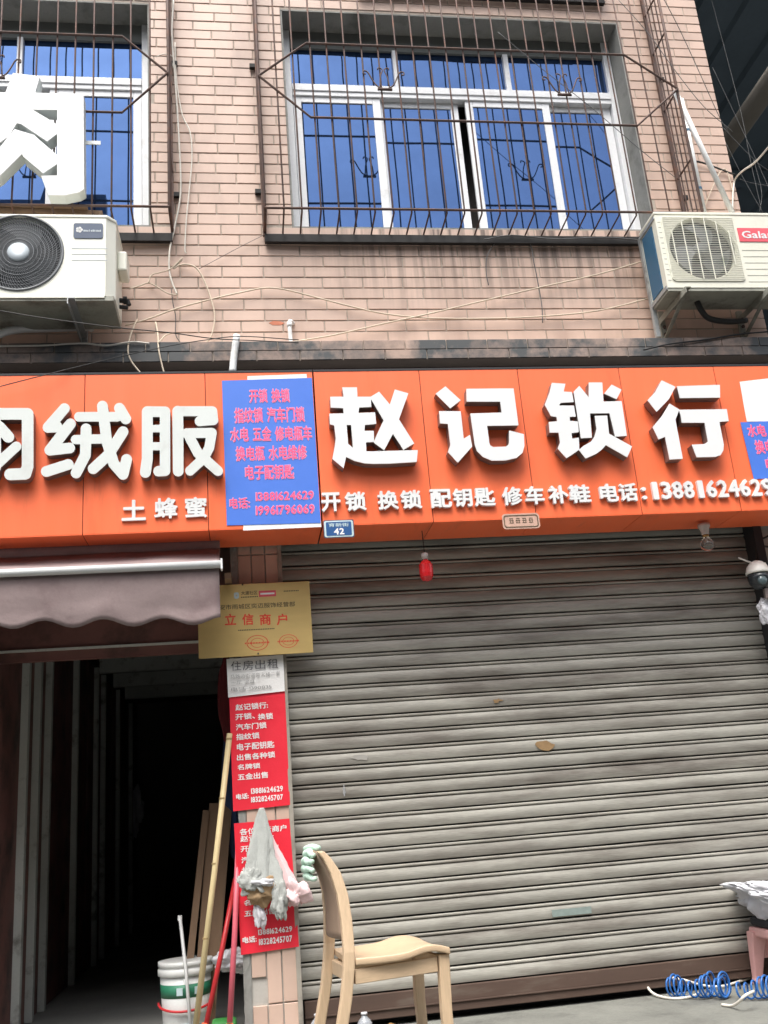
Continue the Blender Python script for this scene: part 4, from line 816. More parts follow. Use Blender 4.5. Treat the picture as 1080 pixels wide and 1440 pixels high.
# ================================================================== AIR CONDITIONERS
def circle(cx, cz, r, n=40): return [(cx+r*math.cos(2*math.pi*i/n), cz+r*math.sin(2*math.pi*i/n)) for i in range(n)]
def fan(parent, c, r, y, fm_='fan_dark'):
    b = MB()
    for k in range(3):
        V = []; F = []
        for i in range(7):
            for j in range(5):
                rr = .045+(r-.055)*j/4; a = R(k*120+20+i*11+j*9); V.append((c[0]+rr*math.cos(a), y+.030-.004*i, c[1]+rr*math.sin(a)))
        for i in range(6):
            for j in range(4): q = i*5+j; F.append((q, q+1, q+6, q+5))
        b.add(V, F)
    b.lathe((c[0], y+.004, c[1]), [(.05, 0), (.05, .03)], 18, 'y'); b.build('fan', fm_, parent, smooth=True)
A1 = thing('air_conditioner', 'ivory air conditioner unit with round black fan grille on the left', 'air conditioner', 'outdoor air conditioners')
ax0, ax1, ay0, ay1, az0, az1 = -1.47, -.615, -.416, -.10, 3.632, 4.118
fc = (-1.108, 3.892); fr = .222
body = [[(ax0, az0), (ax1-.045, az0), (ax1-.045, az1), (ax0, az1)], circle(*fc, fr)]
outline('front_panel', body, ay0, ay0+.06, 'ac_ivory', A1)
cb = MB()   # chamfered right shoulder and casing behind
ch = [(ax1-.0445, ay0+.002), (ax1, ay0+.05), (ax1, ay1), (ax0, ay1), (ax0, ay0+.061), (ax1-.0445, ay0+.061)]
n = len(ch)
cb.add([(x, y, az0+.004) for x, y in ch]+[(x, y, az1-.012) for x, y in ch], [(i, (i+1) % n, n+(i+1) % n, n+i) for i in range(n)]+[tuple(range(n)), tuple(range(2*n-1, n-1, -1))])
cb.build('casing', 'ac_ivory', A1)
tp = [(ax0-.004, ay0-.004), (ax1-.04, ay0-.004), (ax1+.004, ay0+.048), (ax1+.004, ay1+.004), (ax0-.004, ay1+.004)]; n = 5
MB().add([(x, y, az1-.011) for x, y in tp]+[(x, y, az1+.010) for x, y in tp], [(i, (i+1) % n, n+(i+1) % n, n+i) for i in range(n)]+[tuple(range(n)), tuple(range(2*n-1, n-1, -1))]).build('top_cover', 'ac_ivory', A1, bevel=.006)
MB().box(ax0+.002, ax1-.002, ay0+.004, ay1-.004, az0-.028, az0+.0035).build('base_pan', 'ac_base', A1, bevel=.003)
MB().box(ax0, ax1-.05, ay0-.003, ay0+.004, az0-.012, az0+.006).build('base_lip', 'ac_ivory', A1)
outline('fan_well', [circle(*fc, fr-.002)], ay0+.050, ay0+.058, 'fan_dark', A1)
fan(A1, fc, fr-.02, ay0+.012, 'grille_dark')
gr_ = MB()
for k in range(1, 12): gr_.tube([(fc[0]+fr*k/11.4*math.cos(t*math.pi/24), ay0+.004-.010*(1-(k/11.4)**2), fc[1]+fr*k/11.4*math.sin(t*math.pi/24)) for t in range(49)], .0019 if k not in (4, 7) else .0032, 4, False)
for k in range(84):
    a = 2*math.pi*k/84
    gr_.tube([(fc[0]+fr*q*math.cos(a+.9*q), ay0+.005-.010*(1-q*q), fc[1]+fr*q*math.sin(a+.9*q)) for q in (.26, .45, .63, .82, .985)], .0019, 4, False)
gr_.build('fan_grille', 'grille_dark', A1, smooth=True)
rim = MB(); rim.tube([(fc[0]+(fr+.004)*math.cos(t*math.pi/24), ay0-.001, fc[1]+(fr+.004)*math.sin(t*math.pi/24)) for t in range(49)], .0075, 6, False); rim.build('fan_rim', 'grille_dark', A1, smooth=True)
MB().lathe((fc[0]+.0, ay0-.013, fc[1]), [(.0, 0), (.052, 0), (.056, .006), (.056, .012)], 28, 'y').build('fan_hub', 'hub_grey', A1, smooth=True)
bx = pxbox(103.5, 314.5, 145, 335.5, ay0)
bd = outline('badge', [rrect(bx[0], bx[1], bx[2], bx[3], .012)], ay0-.004, ay0, 'badge_navy', A1)
fl = MB()
for k in range(5): a = k*1.2566; fl.lathe((bx[0]+.030+.010*math.cos(a), ay0-.0052, bx[2]+.052+.010*math.sin(a)), [(.0085, 0), (.0085, .001)], 10, 'y')
fl.build('badge_flower', 'letter_white', bd)
wv = MB(); x = bx[0]+.052
while x < bx[1]-.012:
    wv.box(x, x+random.uniform(.004, .008), ay0-.0052, ay0-.0042, bx[2]+.040, bx[2]+.040+random.uniform(.008, .013)); x += .0095
wv.build('badge_writing', 'hub_grey', bd)
for py in (349.5, 357.5, 366): b_ = pxbox(101, py-.5, 151, py+.5, ay0); MB().box(b_[0], b_[1], ay0-.0012, ay0+.0, (b_[2]+b_[3])/2-.0014, (b_[2]+b_[3])/2+.0014).build('groove', 'hub_grey', A1)
MB().box(ax1+.0005, ax1+.05, -.30, -.16, 3.86, 3.98).build('handle_cover', 'ac_ivory', A1, bevel=.01)
vl = MB(); vl.tube([(ax1, -.20, 3.73), (ax1+.045, -.20, 3.725), (ax1+.05, -.20, 3.70)], .014, 8); vl.tube([(ax1, -.20, 3.69), (ax1+.045, -.20, 3.685)], .012, 8)
vl.lathe((ax1+.02, -.20, 3.73), [(.022, 0), (.022, .02)], 6, 'x'); vl.build('valve', 'black_iron', A1)

A2 = thing('air_conditioner', 'old stained air conditioner unit with red badge on the right', 'air conditioner', 'outdoor air conditioners')
ax0, ax1, ay0, ay1, az0, az1 = 2.523, 3.40, -.347, -.125, 3.722, 4.238
fc = (2.790, 3.985); fr = .207
outline('front_panel', [[(ax0, az0), (ax1, az0), (ax1, az1-.02), (ax0, az1-.02)], circle(*fc, fr)], ay0, ay0+.045, 'ac_old', A2)
MB().box(ax0+.004, ax1-.004, ay0+.0455, ay1, az0+.004, az1-.024).build('casing', 'ac_old', A2)
MB().box(ax0-.004, ax1+.004, ay0-.004, ay1+.006, az1-.019, az1).build('top_cover', 'ac_old', A2, bevel=.004)
MB().box(ax0+.002, ax1-.002, ay0+.004, ay1, az0-.022, az0-.0005).build('base_pan', 'ac_base', A2, bevel=.003)
outline('fan_well', [circle(*fc, fr-.002)], ay0+.038, ay0+.044, 'fan_dark', A2)
fan(A2, fc, fr-.02, ay0+.002, 'grille_dark')
gb = [fc[0]-.232, fc[0]+.232, fc[1]-.222, fc[1]+.222]
outline('grille_plate', [rrect(*gb, .03), circle(*fc, fr+.004)], ay0-.006, ay0-.0005, 'ac_old', A2)
gw = MB(); k = 34
for i in range(k+1):
    z = gb[2]+.012+(gb[3]-gb[2]-.024)*i/k; gw.box(gb[0]+.006, gb[1]-.006, ay0-.009, ay0-.007, z-.0010, z+.0010)
for i in range(6):
    x = gb[0]+.05+(gb[1]-gb[0]-.10)*i/5; h = math.sqrt(max(0, (fr+.01)**2-(x-fc[0])**2)); gw.box(x-.0026, x+.0026, ay0-.014, ay0-.0102, fc[1]-h, fc[1]+h)
gw.build('fan_grille', 'ac_old', A2)
lv = MB()
for i in range(6):
    z = 3.975-.043*i; lv.box(fc[0]+.25, ax1-.004, ay0-.0012, ay0-.0002, z-.0018, z+.0018)
for i in range(12): z = 3.77+.036*i; lv.box(ax0+.012, ax0+.030, ay0-.0012, ay0-.0002, z-.0015, z+.0015)
lv.build('groove_lines', 'ac_base', A2)
bz0, bz1 = at(1043, 340, ay0).z, at(1040, 321, ay0).z; bx0 = at(1038, 330, ay0).x
bd = MB().box(bx0, bx0+.30, ay0-.004, ay0-.0005, bz0, bz1).build('badge', 'badge_red', A2)
text('badge_lettering', 'Galanz', (bx0+.02, bx0+.27, bz0+.022, bz1-.022), ay0-.0045, 'letter_white', bd, .02, .001)
MB().box(ax0-.003, ax0+.0035, ay0+.06, ay1-.02, az0+.03, az1-.06).build('side_panel', 'panel_blue', A2)
fm = MB(); fm.box(ax0-.008, ax0+.018, ay1+.0005, ay1+.026, az0-.20, az1-.03); fm.box(ax0-.006, ax0+.016, ay0+.006, ay1, az1-.045, az1-.028); fm.box(ax0-.006, ax0+.016, ay0+.006, ay1, az0-.008, az0+.016)
fm.build('corner_frame', 'galvanised', A2)
MB().tube(smooth_path([(2.76, -.22, az0-.02), (2.78, -.21, az0-.07), (2.85, -.16, az0-.10), (3.0, -.10, az0-.09), (3.15, -.06, az0-.06)]), .018, 8).build('drain_hose', 'cable_black', A2, smooth=True)

def wall_bracket(x, yf, z, drop, label, m='galvanised', brace=True):
    """angle iron bracket: wall plate, arm under the unit, diagonal brace"""
    t = thing('wall_bracket', label, 'bracket', 'air conditioner wall brackets')
    MB().box(x-.018, x+.018, -.022, -.004, z-drop, z+.05).build('wall_plate', m, t)
    a = MB(); a.box(x-.018, x+.018, yf, -.0225, z-.006, z); a.box(x-.018, x-.013, yf, -.0225, z-.038, z-.0065); a.build('arm', m, t)
    if brace: MB().bar((x+.004, yf+.05, z-.012), (x+.004, -.026, z-drop+.03), .022, .006).build('brace', m, t)
    for zz in (z-drop+.05, z-.06): MB().lathe((x+.004, -.03, zz), [(.011, 0), (.011, .008)], 6, 'y').build('bolt', 'rust_iron', t)
    return t
wall_bracket(-.83, -.455, 3.603, .12, 'dark steel bracket under the left air conditioner', 'galvanised', False)
wall_bracket(-1.36, -.455, 3.603, .12, 'steel bracket under the fan end of the left air conditioner', 'galvanised', False)
wall_bracket(2.62, -.40, 3.698, .16, 'steel bracket under the left end of the stained air conditioner', 'ac_base')
wall_bracket(3.14, -.40, 3.698, .16, 'steel bracket under the badge end of the stained air conditioner', 'ac_base')

# ================================================================== PIPES AND CABLES ON THE WALL
def pipe(label, pts, r, m='pvc_white', n=12): return tag(MB().tube(pts, r, n).build('pipe', m, smooth=True), label, 'pipe')
pipe('white plastic pipe stub standing out above the blue poster', smooth_path([at(327, 524, -.16), at(329, 500, -.16), at(333, 472, -.15)]), .020)
ps = thing('pipe', 'small white pipe with elbow coming out of the tiled wall', 'pipe')
MB().tube(smooth_path([at(410, 492, -.05), at(408.5, 475, -.05), at(407, 455, -.05), at(409, 452, -.03), at(412, 455, .0)]), .0125, 10).build('tube', 'pvc_white', ps, smooth=True)
MB().lathe(at(407, 457, -.05), [(.016, -.012), (.016, .012)], 12).build('elbow_collar', 'pvc_white', ps, smooth=True)
pipe('white pipe leaning beside the right end of the grille', [at(949, 128, -.22), at(1030, 300, -.13)], .017)
dp = thing('drain_pipe', 'white drain pipe with blue ties behind the window grille', 'pipe')
MB().tube([at(958, 140, -.05), at(990, 300, -.05)], .017, 10).build('tube', 'pvc_white', dp, smooth=True)
for py in (184, 266): c = at(958+(py-140)*.2, py, -.05); MB().lathe(c, [(.0195, -.008), (.0195, .008)], 12).build('tie', 'panel_blue', dp)
cable('cream cable hanging straight down beside the left grille', [(244, 0), (242, 50), (247, 120), (252, 200), (254, 270), (246, 318), (239, 350), (238, 380), (243, 400), (249, 414)], -.03, .0055, 'cable_white')
cable('second cream cable bulging right beside the left grille', [(246, 60), (248, 110), (256, 160), (267, 185), (270, 220), (266, 270), (262, 310), (260, 350), (262, 356)], -.025, .0042, 'cable_white')
cable('thin cable looping off the left grille corner', [(219, 80), (231, 76), (243, 80), (243, 95)], -.05, .003, 'cable_white')
cable('cream cable arching out of the wall and down to the ledge', [(256, 365), (244, 378), (252, 373), (263, 372), (275, 376), (285, 390), (296, 418), (302, 445), (298, 470), (290, 482)], -.03, .0048)
cable('twisted pair of cables leaving the ivory air conditioner', [(182, 406), (196, 402), (209, 398), (222, 404), (235, 412), (249, 415)], [-.10, -.04, -.03, -.03, -.03, -.03], .0042)
cable('loose cable end branching up right of the ivory air conditioner', [(209, 398), (213, 387), (225, 383), (240, 378), (257, 362)], -.035, .004)
cable('dark thin wire hanging below the twisted cables', [(241, 405), (243, 425), (247, 445), (247, 470), (254, 482)], -.02, .0025, 'cable_grey')
cable('long cream cable rising from the left unit to the crossing', [(176, 458), (210, 448), (245, 435), (292, 422), (340, 411), (372, 405), (400, 407), (440, 417), (490, 430), (540, 441), (600, 447), (680, 448), (760, 445), (840, 437), (912, 420)], -.03, .0046)
cable('long cream cable climbing from the pipe stub to the right unit', [(410, 481), (470, 471), (540, 455), (600, 442), (680, 423), (760, 404), (840, 386), (912, 365)], -.035, .0046)
cable('thin grey wire slanting up to the window tray', [(258, 432), (262, 428)], -.02, .002, 'cable_grey') if False else None
cable('faint wire slanting across the tiles left of the tray', [(280, 378), (310, 362), (340, 346), (372, 330)], -.02, .0016, 'cable_grey')
cable('dark wire dropping from the tray, the shorter of two', [(700, 338), (690, 350), (684, 365), (684, 385), (687, 401)], -.03, .003, 'cable_grey')
cable('dark wire dropping from the tray, the longer of two', [(700, 336), (725, 332), (744, 340), (751, 370), (757, 400), (762, 430), (763, 454)], -.03, .003, 'cable_grey')
cable('wire bundle lying along the window tray', [(680, 337), (720, 331), (780, 336), (850, 334), (905, 338)], -.06, .004, 'cable_grey')
cable('thin black wire from the left edge sagging past the pipe stub', [(0, 437), (60, 447), (160, 460), (240, 468), (300, 476), (360, 479), (420, 482)], [-.46, -.46, -.46, -.3, -.2, -.19, -.16], .0028, 'cable_black')
cable('thin black wire rising across the ledge to the pipe stub', [(-10, 546), (60, 528), (150, 506), (230, 488), (290, 478), (340, 473), (420, 478)], [-.40, -.40, -.30, -.2, -.19, -.19, -.16], .0026, 'cable_black')
cable('cream cable drooping over the ledge, left one', [(193, 449), (184, 470), (180, 490), (183, 505), (192, 518), (200, 527)], [-.03, -.10, -.155, -.16, -.16, -.16], .0048)
cable('cream cable drooping over the ledge, right one', [(219, 453), (222, 470), (223, 490), (227, 510), (232, 529)], [-.03, -.10, -.155, -.16, -.16], .0048)
cable('short cream cable tail on the ledge between the two drooping ones', [(223, 482), (232, 472), (243, 468)], [-.15, -.08, -.04], .004)
cable('white cable lying along the top of the ledge', [(-5, 487), (60, 486), (90, 484), (120, 483), (150, 486), (185, 481), (210, 483)], [-.15, -.15, -.15, -.152, -.152, -.152, -.15], .005, 'cable_white')
cable('grey insulated pipe under the ivory air conditioner', [(-6, 472), (10, 466), (30, 463), (60, 462), (120, 460), (130, 462)], [-.2, -.18, -.12, -.08, -.05, -.03], .022, 'pvc_white', 'pipe', 'pipe')
cable('black wire along the ledge under the stained air conditioner', [(905, 492), (940, 484), (990, 478), (1040, 470), (1085, 466)], [-.16, -.155, -.15, -.15, -.15], .005, 'cable_black')
cable('black cable clipped to the tiled corner', [(972, 226), (985, 228), (1000, 233), (1018, 240), (1034, 246)], -.02, .006, 'cable_black')
cable('white cable leaving the tiled corner to the right', [(1030, 300), (1031, 270), (1034, 252), (1045, 240), (1062, 228), (1085, 202)], [-.02, -.02, -.02, -.2, -.5, -.9], .006, 'cable_white')
cable('cream cable forked down the tiled corner', [(990, 292), (1000, 268), (1010, 247), (1017, 238), (1023, 243), (1032, 275)], -.02, .004)
for i, (pp, lab) in enumerate((
        ([(998, -10), (1040, 150), (1055, 225), (1072, 300)], 'thin wire crossing the dark canopy from the top'),
        ([(1002, 95), (1040, 175), (1068, 235), (1090, 285)], 'thin wire slanting over the dark canopy, upper one'),
        ([(1015, 178), (1062, 226), (1090, 246)], 'short thin wire crossing the white cable'),
        ([(1060, 225), (1071, 270), (1068, 300)], 'wire dropping from the crossing of wires'),
        ([(1020, 200), (1045, 250), (1076, 305)], 'thin wire low on the dark canopy'),
        ([(1040, 252), (1060, 258), (1085, 262)], 'slack wire low at the right edge'))):
    cable(lab, pp, 1.0, .0026, 'cable_grey', 'wire', 'wire')
cable('thin dark wire slanting down the tiles right of the grille', [(930, -8), (955, 40), (985, 105), (1012, 165), (1030, 195)], [-.26, -.2, -.15, -.1, -.05], .0026, 'cable_grey', 'wire', 'wire')
cable('thin dark wire falling across the four-pane window', [(700, 45), (760, 95), (830, 150), (900, 210), (950, 250)], -.26, .0022, 'cable_grey', 'wire', 'wire')
cable('thin dark wire at the upper right of the grille', [(870, 0), (910, 45), (950, 100), (990, 150), (1030, 185)], -.25, .0022, 'cable_grey', 'wire', 'wire')

JB = thing('board', 'old brown board lying in the bottom of the left window grille', 'board')
MB().bar((-1.75, -.13, 4.335), (-.72, -.10, 4.33), .10, .03).build('plank', 'plank', JB, bevel=.004)
MB().bar((-1.5, -.16, 4.358), (-.80, -.15, 4.352), .05, .012).build('strip', 'plank', JB)

# ================================================================== AWNING
AW = thing('awning', 'mauve roll-up awning with scalloped edge over the dark passage', 'awning')
aY = -.45; aR = at(308, 800, aY).x; aL = -2.6; zb = at(150, 800, aY).z
V = []; F = []; nu, nv = 80, 10
for j in range(nv+1):                       # valance
    for i in range(nu+1):
        x = aL+(aR-aL)*i/nu; px = proj((x, aY, zb))[0]
        drop = .228+.03*px/300+.019*math.cos(2*math.pi*(px-20)/83.5)
        t = j/nv; z = zb-.015-drop*t
        V.append((x, aY+.012+.010*noise.noise((x*3, t*2.0, 2))*t*1.4+.006*noise.noise((x*11, t*6, 4))*t+.012*t, z))
for j in range(nv):
    for i in range(nu): a = j*(nu+1)+i; F.append((a, a+1, a+nu+2, a+nu+1))
o = MB().add(V, F).build('valance', 'awning_cloth', AW, smooth=True)
o.modifiers.new('thick', 'SOLIDIFY').thickness = .002
V = []; F = []; nv = 8
for j in range(nv+1):                       # cloth from the bar up to the roller
    for i in range(nu+1):
        x = aL+(aR-aL)*i/nu; t = j/nv
        V.append((x, aY+.01+.30*t, zb+.018+.155*t-.02*math.sin(math.pi*t)+.010*noise.noise((x*4, t*3, 7))))
for j in range(nv):
    for i in range(nu): a = j*(nu+1)+i; F.append((a, a+1, a+nu+2, a+nu+1))
o = MB().add(V, F).build('cloth', 'awning_cloth', AW, smooth=True); o.modifiers.new('thick', 'SOLIDIFY').thickness = .002
MB().tube([(aL, aY, zb), (aR+.008, aY, zb)], .019, 14).build('front_bar', 'aluminium', AW, smooth=True)
MB().box(aR+.0085, aR+.018, aY-.022, aY+.025, zb-.030, zb+.024).build('end_cap', 'pvc_white', AW, bevel=.003)
MB().tube([(aL, -.13, zb+.185), (aR, -.13, zb+.185)], .04, 14).build('roller', 'awning_cloth', AW, smooth=True)
MB().bar((aR-.03, aY+.02, zb), (aR-.03, -.02, zb+.12), .03, .02).build('arm', 'aluminium', AW)
MB().box(aR+.02, aR+.055, -.16, -.02, zb+.0, zb+.03).build('arm_bracket', 'plank', AW)

# ================================================================== PLATE AND PAPERS ON THE PILLAR
GP = thing('gold_plaque', 'gold metal plaque with red title on the pillar', 'plaque')
gy = -.062
gx0, gx1 = at(279, 900, gy).x, at(438, 870, gy).x; gz0, gz1 = at(360, 922, gy).z, at(370, 820, gy).z
MB().box(gx0, gx1, gy, gy+.004, gz0, gz1).build('plate', 'gold_plate', GP, bevel=.0015)
def gt(body, px0, py0, px1, py1, m, off=.01): text('printed_text', body, pxbox(px0, py0, px1, py1, gy), gy-.0003, m, GP, off, .0004)
gt('雅安市雨城区奕迈服饰经营部', 299, 848.5, 415, 855.5, 'brown_ink', .004)
for ch, a, b in (('立', 316, 332), ('信', 340.5, 356.5), ('商', 365, 381), ('户', 389, 404)): gt(ch, a, 863, b, 879, 'red_ink', .022)
gt('大渡社区', 339, 831, 362, 836.5, 'brown_ink', .004)
b_ = pxbox(364, 830.5, 388, 839, gy); MB().box(b_[0], b_[1], gy-.0008, gy-.0002, b_[2], b_[3]).build('red_label', 'badge_red', GP)
b_ = pxbox(366, 833.5, 386, 836, gy); MB().box(b_[0], b_[1], gy-.0014, gy-.0009, b_[2], b_[3]).build('label_line', 'white_print', GP)
b_ = pxbox(329, 833, 336, 842, gy); outline('emblem', [rrect(b_[0], b_[1], b_[2], b_[3], .009), circle((b_[0]+b_[1])/2, (b_[2]+b_[3])/2, .004, 10)], gy-.0008, gy-.0002, 'plate_rim', GP)
for a, y0, b in ((339, 838.7, 362), (399, 830.2, 420), (335, 884.5, 385)):
    b_ = pxbox(a, y0, b, y0+1.4, gy); q = MB(); x = b_[0]
    while x < b_[1]: q.box(x, x+.006, gy-.0008, gy-.0002, b_[2], b_[3]); x += .009
    q.build('fine_print', 'brown_ink', GP)
for cx, cy, r_ in ((362, 904, 15), (405.5, 901.5, 13)):
    c = at(cx, cy, gy); rr = r_/270; rz = rr*.72
    el = lambda s: [(c.x+rr*s*math.cos(t*math.pi/20), c.z+rz*s*math.sin(t*math.pi/20)) for t in range(40)]
    st = outline('seal', [el(1), el(.93)], gy-.0008, gy-.0002, 'red_ink', GP)
    outline('seal_ring', [el(.62), el(.57)], gy-.0008, gy-.0002, 'red_ink', st)
    q = MB(); x = c.x-rr*1.15
    while x < c.x+rr*1.15: q.box(x, x+.005, gy-.0016, gy-.001, c.z-.004, c.z+.004); x += .008
    q.build('seal_print', 'red_ink', st)
for px, py in ((341, 822), (363, 919)): MB().lathe(at(px, py, gy-.003), [(.005, 0), (.004, .003)], 10, 'y').build('screw', 'brown_ink', GP)

RN = thing('notice', 'white handwritten notice under the gold plaque', 'paper sheet')
quad('sheet', ((318.5, 927), (398, 921), (400.5, 972), (321, 981)), -.0155, 'paper', RN, .0006, wave=.006, n=14)
ny = -.026
for ch, a, b in (('住', 325, 339), ('房', 341.5, 356), ('出', 359, 373), ('租', 376, 391)): text('handwriting', ch, pxbox(a, 930-(a-325)*.06, b, 943-(a-325)*.06, ny), ny, 'ink', RN, -.004, .0005)
for body, a, y0, b, y1 in (('马路边街道旁大楼二室', 324, 947, 394, 953), ('一厅 家具', 325, 957, 358, 962), ('电话 1390835', 325, 965, 382, 971)):
    text('handwriting', body, pxbox(a, y0, b, y1, ny), ny, 'ink_grey', RN, -.006, .0005, tilt=.02)
def red_notice(label, c4, lines, digits):
    t = thing('red_notice', label, 'notice', 'red locksmith notices on the pillar')
    quad('sheet', c4, -.0105, 'red_paper', t, .0006, wave=.0025, n=12); y = -.0142
    lines = [q for l in lines for q in ([l] if '、' not in l[0] else [(l[0].split('、')[0]+'、', l[1], l[2], l[1]+(l[3]-l[1])*.52, l[4]), (l[0].split('、')[1], l[1]+(l[3]-l[1])*.60, l[2], l[3], l[4])])]
    for body, a, y0, b, y1 in lines: text('printed_text', body, pxbox(a, y0, b, y1, y), y, 'white_print', t, .022, .0004, tilt=.015)
    for body, a, y0, b, y1 in digits: text('printed_text', body, pxbox(a, y0, b, y1, y), y, 'white_print', t, .03, .0004, tilt=.015)
L1 = [('赵记锁行:', 331, 989, 377, 998), ('开锁、换锁', 331, 1003, 384, 1012), ('汽车门锁', 331.5, 1017, 375, 1026), ('指纹锁', 332, 1031, 365, 1040), ('电子配钥匙', 333, 1044, 386, 1054), ('出售各种锁', 333, 1059, 387, 1068), ('名牌锁', 334, 1074, 366, 1082), ('五金出售', 334, 1087, 377, 1096)]
red_notice('upper red locksmith notice, its top under the white sheet', ((322, 968), (400, 961), (408, 1132), (328, 1141)), L1, [('电话:', 332, 1116, 350, 1124), ('13881624629', 353, 1107, 398, 1115), ('18328245707', 353, 1119, 398, 1127)])
dy = 197
L2 = [('各位新老商户', 337, 1163, 403, 1172)] + [(b, a+7+i*.35, y0+dy-12.5+i*1.0, b1+8+i*.35, y1+dy-12.5+i*1.0) for i, (b, a, y0, b1, y1) in enumerate(L1)]
red_notice('lower red locksmith notice, half hidden by hanging bags', ((329, 1158), (407, 1151), (420.5, 1331), (339, 1343)), L2, [('电话:', 341, 1317, 361, 1326), ('13881624629', 363, 1305, 411, 1313), ('18328245707', 364, 1318, 411, 1327)])

# ---- bags and newspaper hanging on a nail
HB = thing('hanging_bags', 'crumpled newspaper and plastic bags hanging on the tiled pillar', 'bags')
def drape(px0, py0, px1, py1, y, w0, w1, depth, folds, seed, name, m, lean=0., ragged=.0, n=80, rows=40):
    """cloth or paper gathered at the top, spreading in folds downwards"""
    a, b = at(px0, py0, y), at(px1, py1, y); V = []; F = []
    for j in range(rows+1):
        t = j/rows; wd = w0+(w1-w0)*(t**.8)
        for i in range(n):
            th = 2*math.pi*i/n; f = 1+.24*math.sin(folds*th+seed+2.2*t)*t+.2*noise.noise((math.cos(th)*2, t*4, seed))+.22*(.2-abs(noise.noise((math.cos(th)*3.2+seed, t*6, math.sin(th)*2))))
            z = a.z+(b.z-a.z)*t + ragged*t*noise.noise((math.cos(th)*3, math.sin(th)*3, seed*2))
            V.append((a.x+(b.x-a.x)*t+wd*f*math.cos(th), y-depth*.5*t+depth*(.15+.85*t)*.5*f*math.sin(th), z))
    for j in range(rows):
        for i in range(n): F.append((j*n+i, j*n+(i+1) % n, (j+1)*n+(i+1) % n, (j+1)*n+i))
    F.append(tuple(range(n)))
    o = MB().add(V, F).build(name, m, HB, smooth=True); o.modifiers.new('thick', 'SOLIDIFY').thickness = .0015; return o
drape(368, 1136, 368, 1246, -.045, .012, .088, .07, 5, 1.3, 'newspaper', 'newsprint', ragged=.06)
drape(374, 1165, 410, 1270, -.035, .010, .062, .05, 5, 4.1, 'pink_bag', 'bag_pink', ragged=.05)
def lump(cx, cy, y, rx, rz, ry, seed, name, m, parent, amp=.3, fr=3.0, z0=None, seg=88, tip=0.0):
    c = at(cx, cy, y) if z0 is None else Vector((cx, y, z0)); V = []; F = []; rings = seg//2
    for j in range(rings+1):
        ph = math.pi*j/rings
        for i in range(seg):
            th = 2*math.pi*i/seg; d = Vector((math.sin(ph)*math.cos(th), math.sin(ph)*math.sin(th), math.cos(ph)))
            o_ = Vector((seed*3.1, seed, seed*2))
            q = 1+amp*1.3*noise.noise(d*fr*.55+o_)+amp*.55*(.25-abs(noise.noise(d*fr*.9+o_)))+amp*.38*(.2-abs(noise.noise(d*fr*2.0+o_*2)))+amp*.2*(.2-abs(noise.noise(d*fr*4.2+o_)))
            V.append((c.x+rx*q*d.x, c.y+ry*q*d.y, c.z+rz*q*d.z+tip*max(0, -d.x)**2.2))
    for j in range(rings):
        for i in range(seg): F.append((j*seg+i, j*seg+(i+1) % seg, (j+1)*seg+(i+1) % seg, (j+1)*seg+i))
    return MB().add(V, F).build(name, m, parent, smooth=True)
lump(369, 1252, -.085, .075, .060, .035, 2.0, 'brown_parcel', 'brown_paper', HB, .4)
lump(352, 1240, -.10, .050, .055, .02, 5.0, 'newspaper_fold', 'newsprint', HB, .55)
lump(372, 1241, -.125, .050, .016, .012, 9.0, 'bag_handle', 'bag_white', HB, .5)
lump(393, 1266, -.10, .035, .085, .020, 7.0, 'newspaper_tail', 'newsprint', HB, .5)
lump(414, 1256, -.085, .058, .055, .035, 3.0, 'plastic_bag', 'bag_pink', HB, .55, 2.4)
lump(365, 1284, -.07, .028, .060, .018, 8.0, 'white_tail', 'bag_white', HB, .5, 2.5)
tag(HB.children[1], 'pale pink plastic bag')

# ================================================================== SMALL FITTINGS UNDER THE SIGN
LT = thing('lantern', 'small red plastic lantern hanging under the sign', 'lantern')
c = at(599, 800, -.20)
MB().tube([(c.x-.002, c.y, 2.338), (c.x, c.y, c.z+.085)], .0025, 6).build('cord', 'cable_black', LT)
MB().lathe((c.x, c.y, c.z+.052), [(.010, .036), (.019, .030), (.019, .012), (.016, .010), (.016, .0)], 16).build('socket', 'ceramic', LT, smooth=True)
MB().lathe(c, [(.010, .052), (.024, .040), (.036, .022), (.037, -.025), (.034, -.045), (.024, -.062), (.008, -.066)], 16).build('shade', 'lantern_red', LT)
LB = thing('light_bulb', 'bare light bulb in a white socket at the right under the sign', 'light bulb')
c = at(992, 752, -.18)
MB().lathe(c, [(.034, .062), (.034, .045), (.026, .035), (.021, .012), (.021, .0)], 18).build('socket', 'ceramic', LB, smooth=True)
MB().lathe(c, [(.017, -.0005), (.020, -.008), (.017, -.014)], 16).build('screw_cap', 'brass', LB, smooth=True)
MB().lathe(c, [(.016, -.0145), (.022, -.024), (.034, -.042), (.038, -.060), (.033, -.078), (.018, -.092), (.004, -.096)], 20).build('bulb', 'bulb_glass', LB, smooth=True)
MB().tube([(c.x, c.y, c.z-.015), (c.x, c.y, c.z-.05)], .004, 6).build('stem', 'ceramic', LB)
SC = thing('security_camera', 'white dome security camera at the right edge', 'camera')
c = at(1066, 806, -.12)
MB().lathe(c, [(.010, .072), (.035, .062), (.056, .038), (.066, .008), (.067, -.002), (.064, -.004)], 24).build('housing', 'camera_white', SC, smooth=True)
MB().lathe(c, [(.060, -.0045), (.062, -.03), (.055, -.062), (.036, -.085), (.010, -.094)], 24).build('head', 'camera_black', SC, smooth=True)
MB().lathe((c.x-.012, c.y-.062, c.z-.052), [(.022, 0), (.026, .008), (.026, .02)], 18, 'y').build('lens', 'lens_glass', SC, smooth=True)
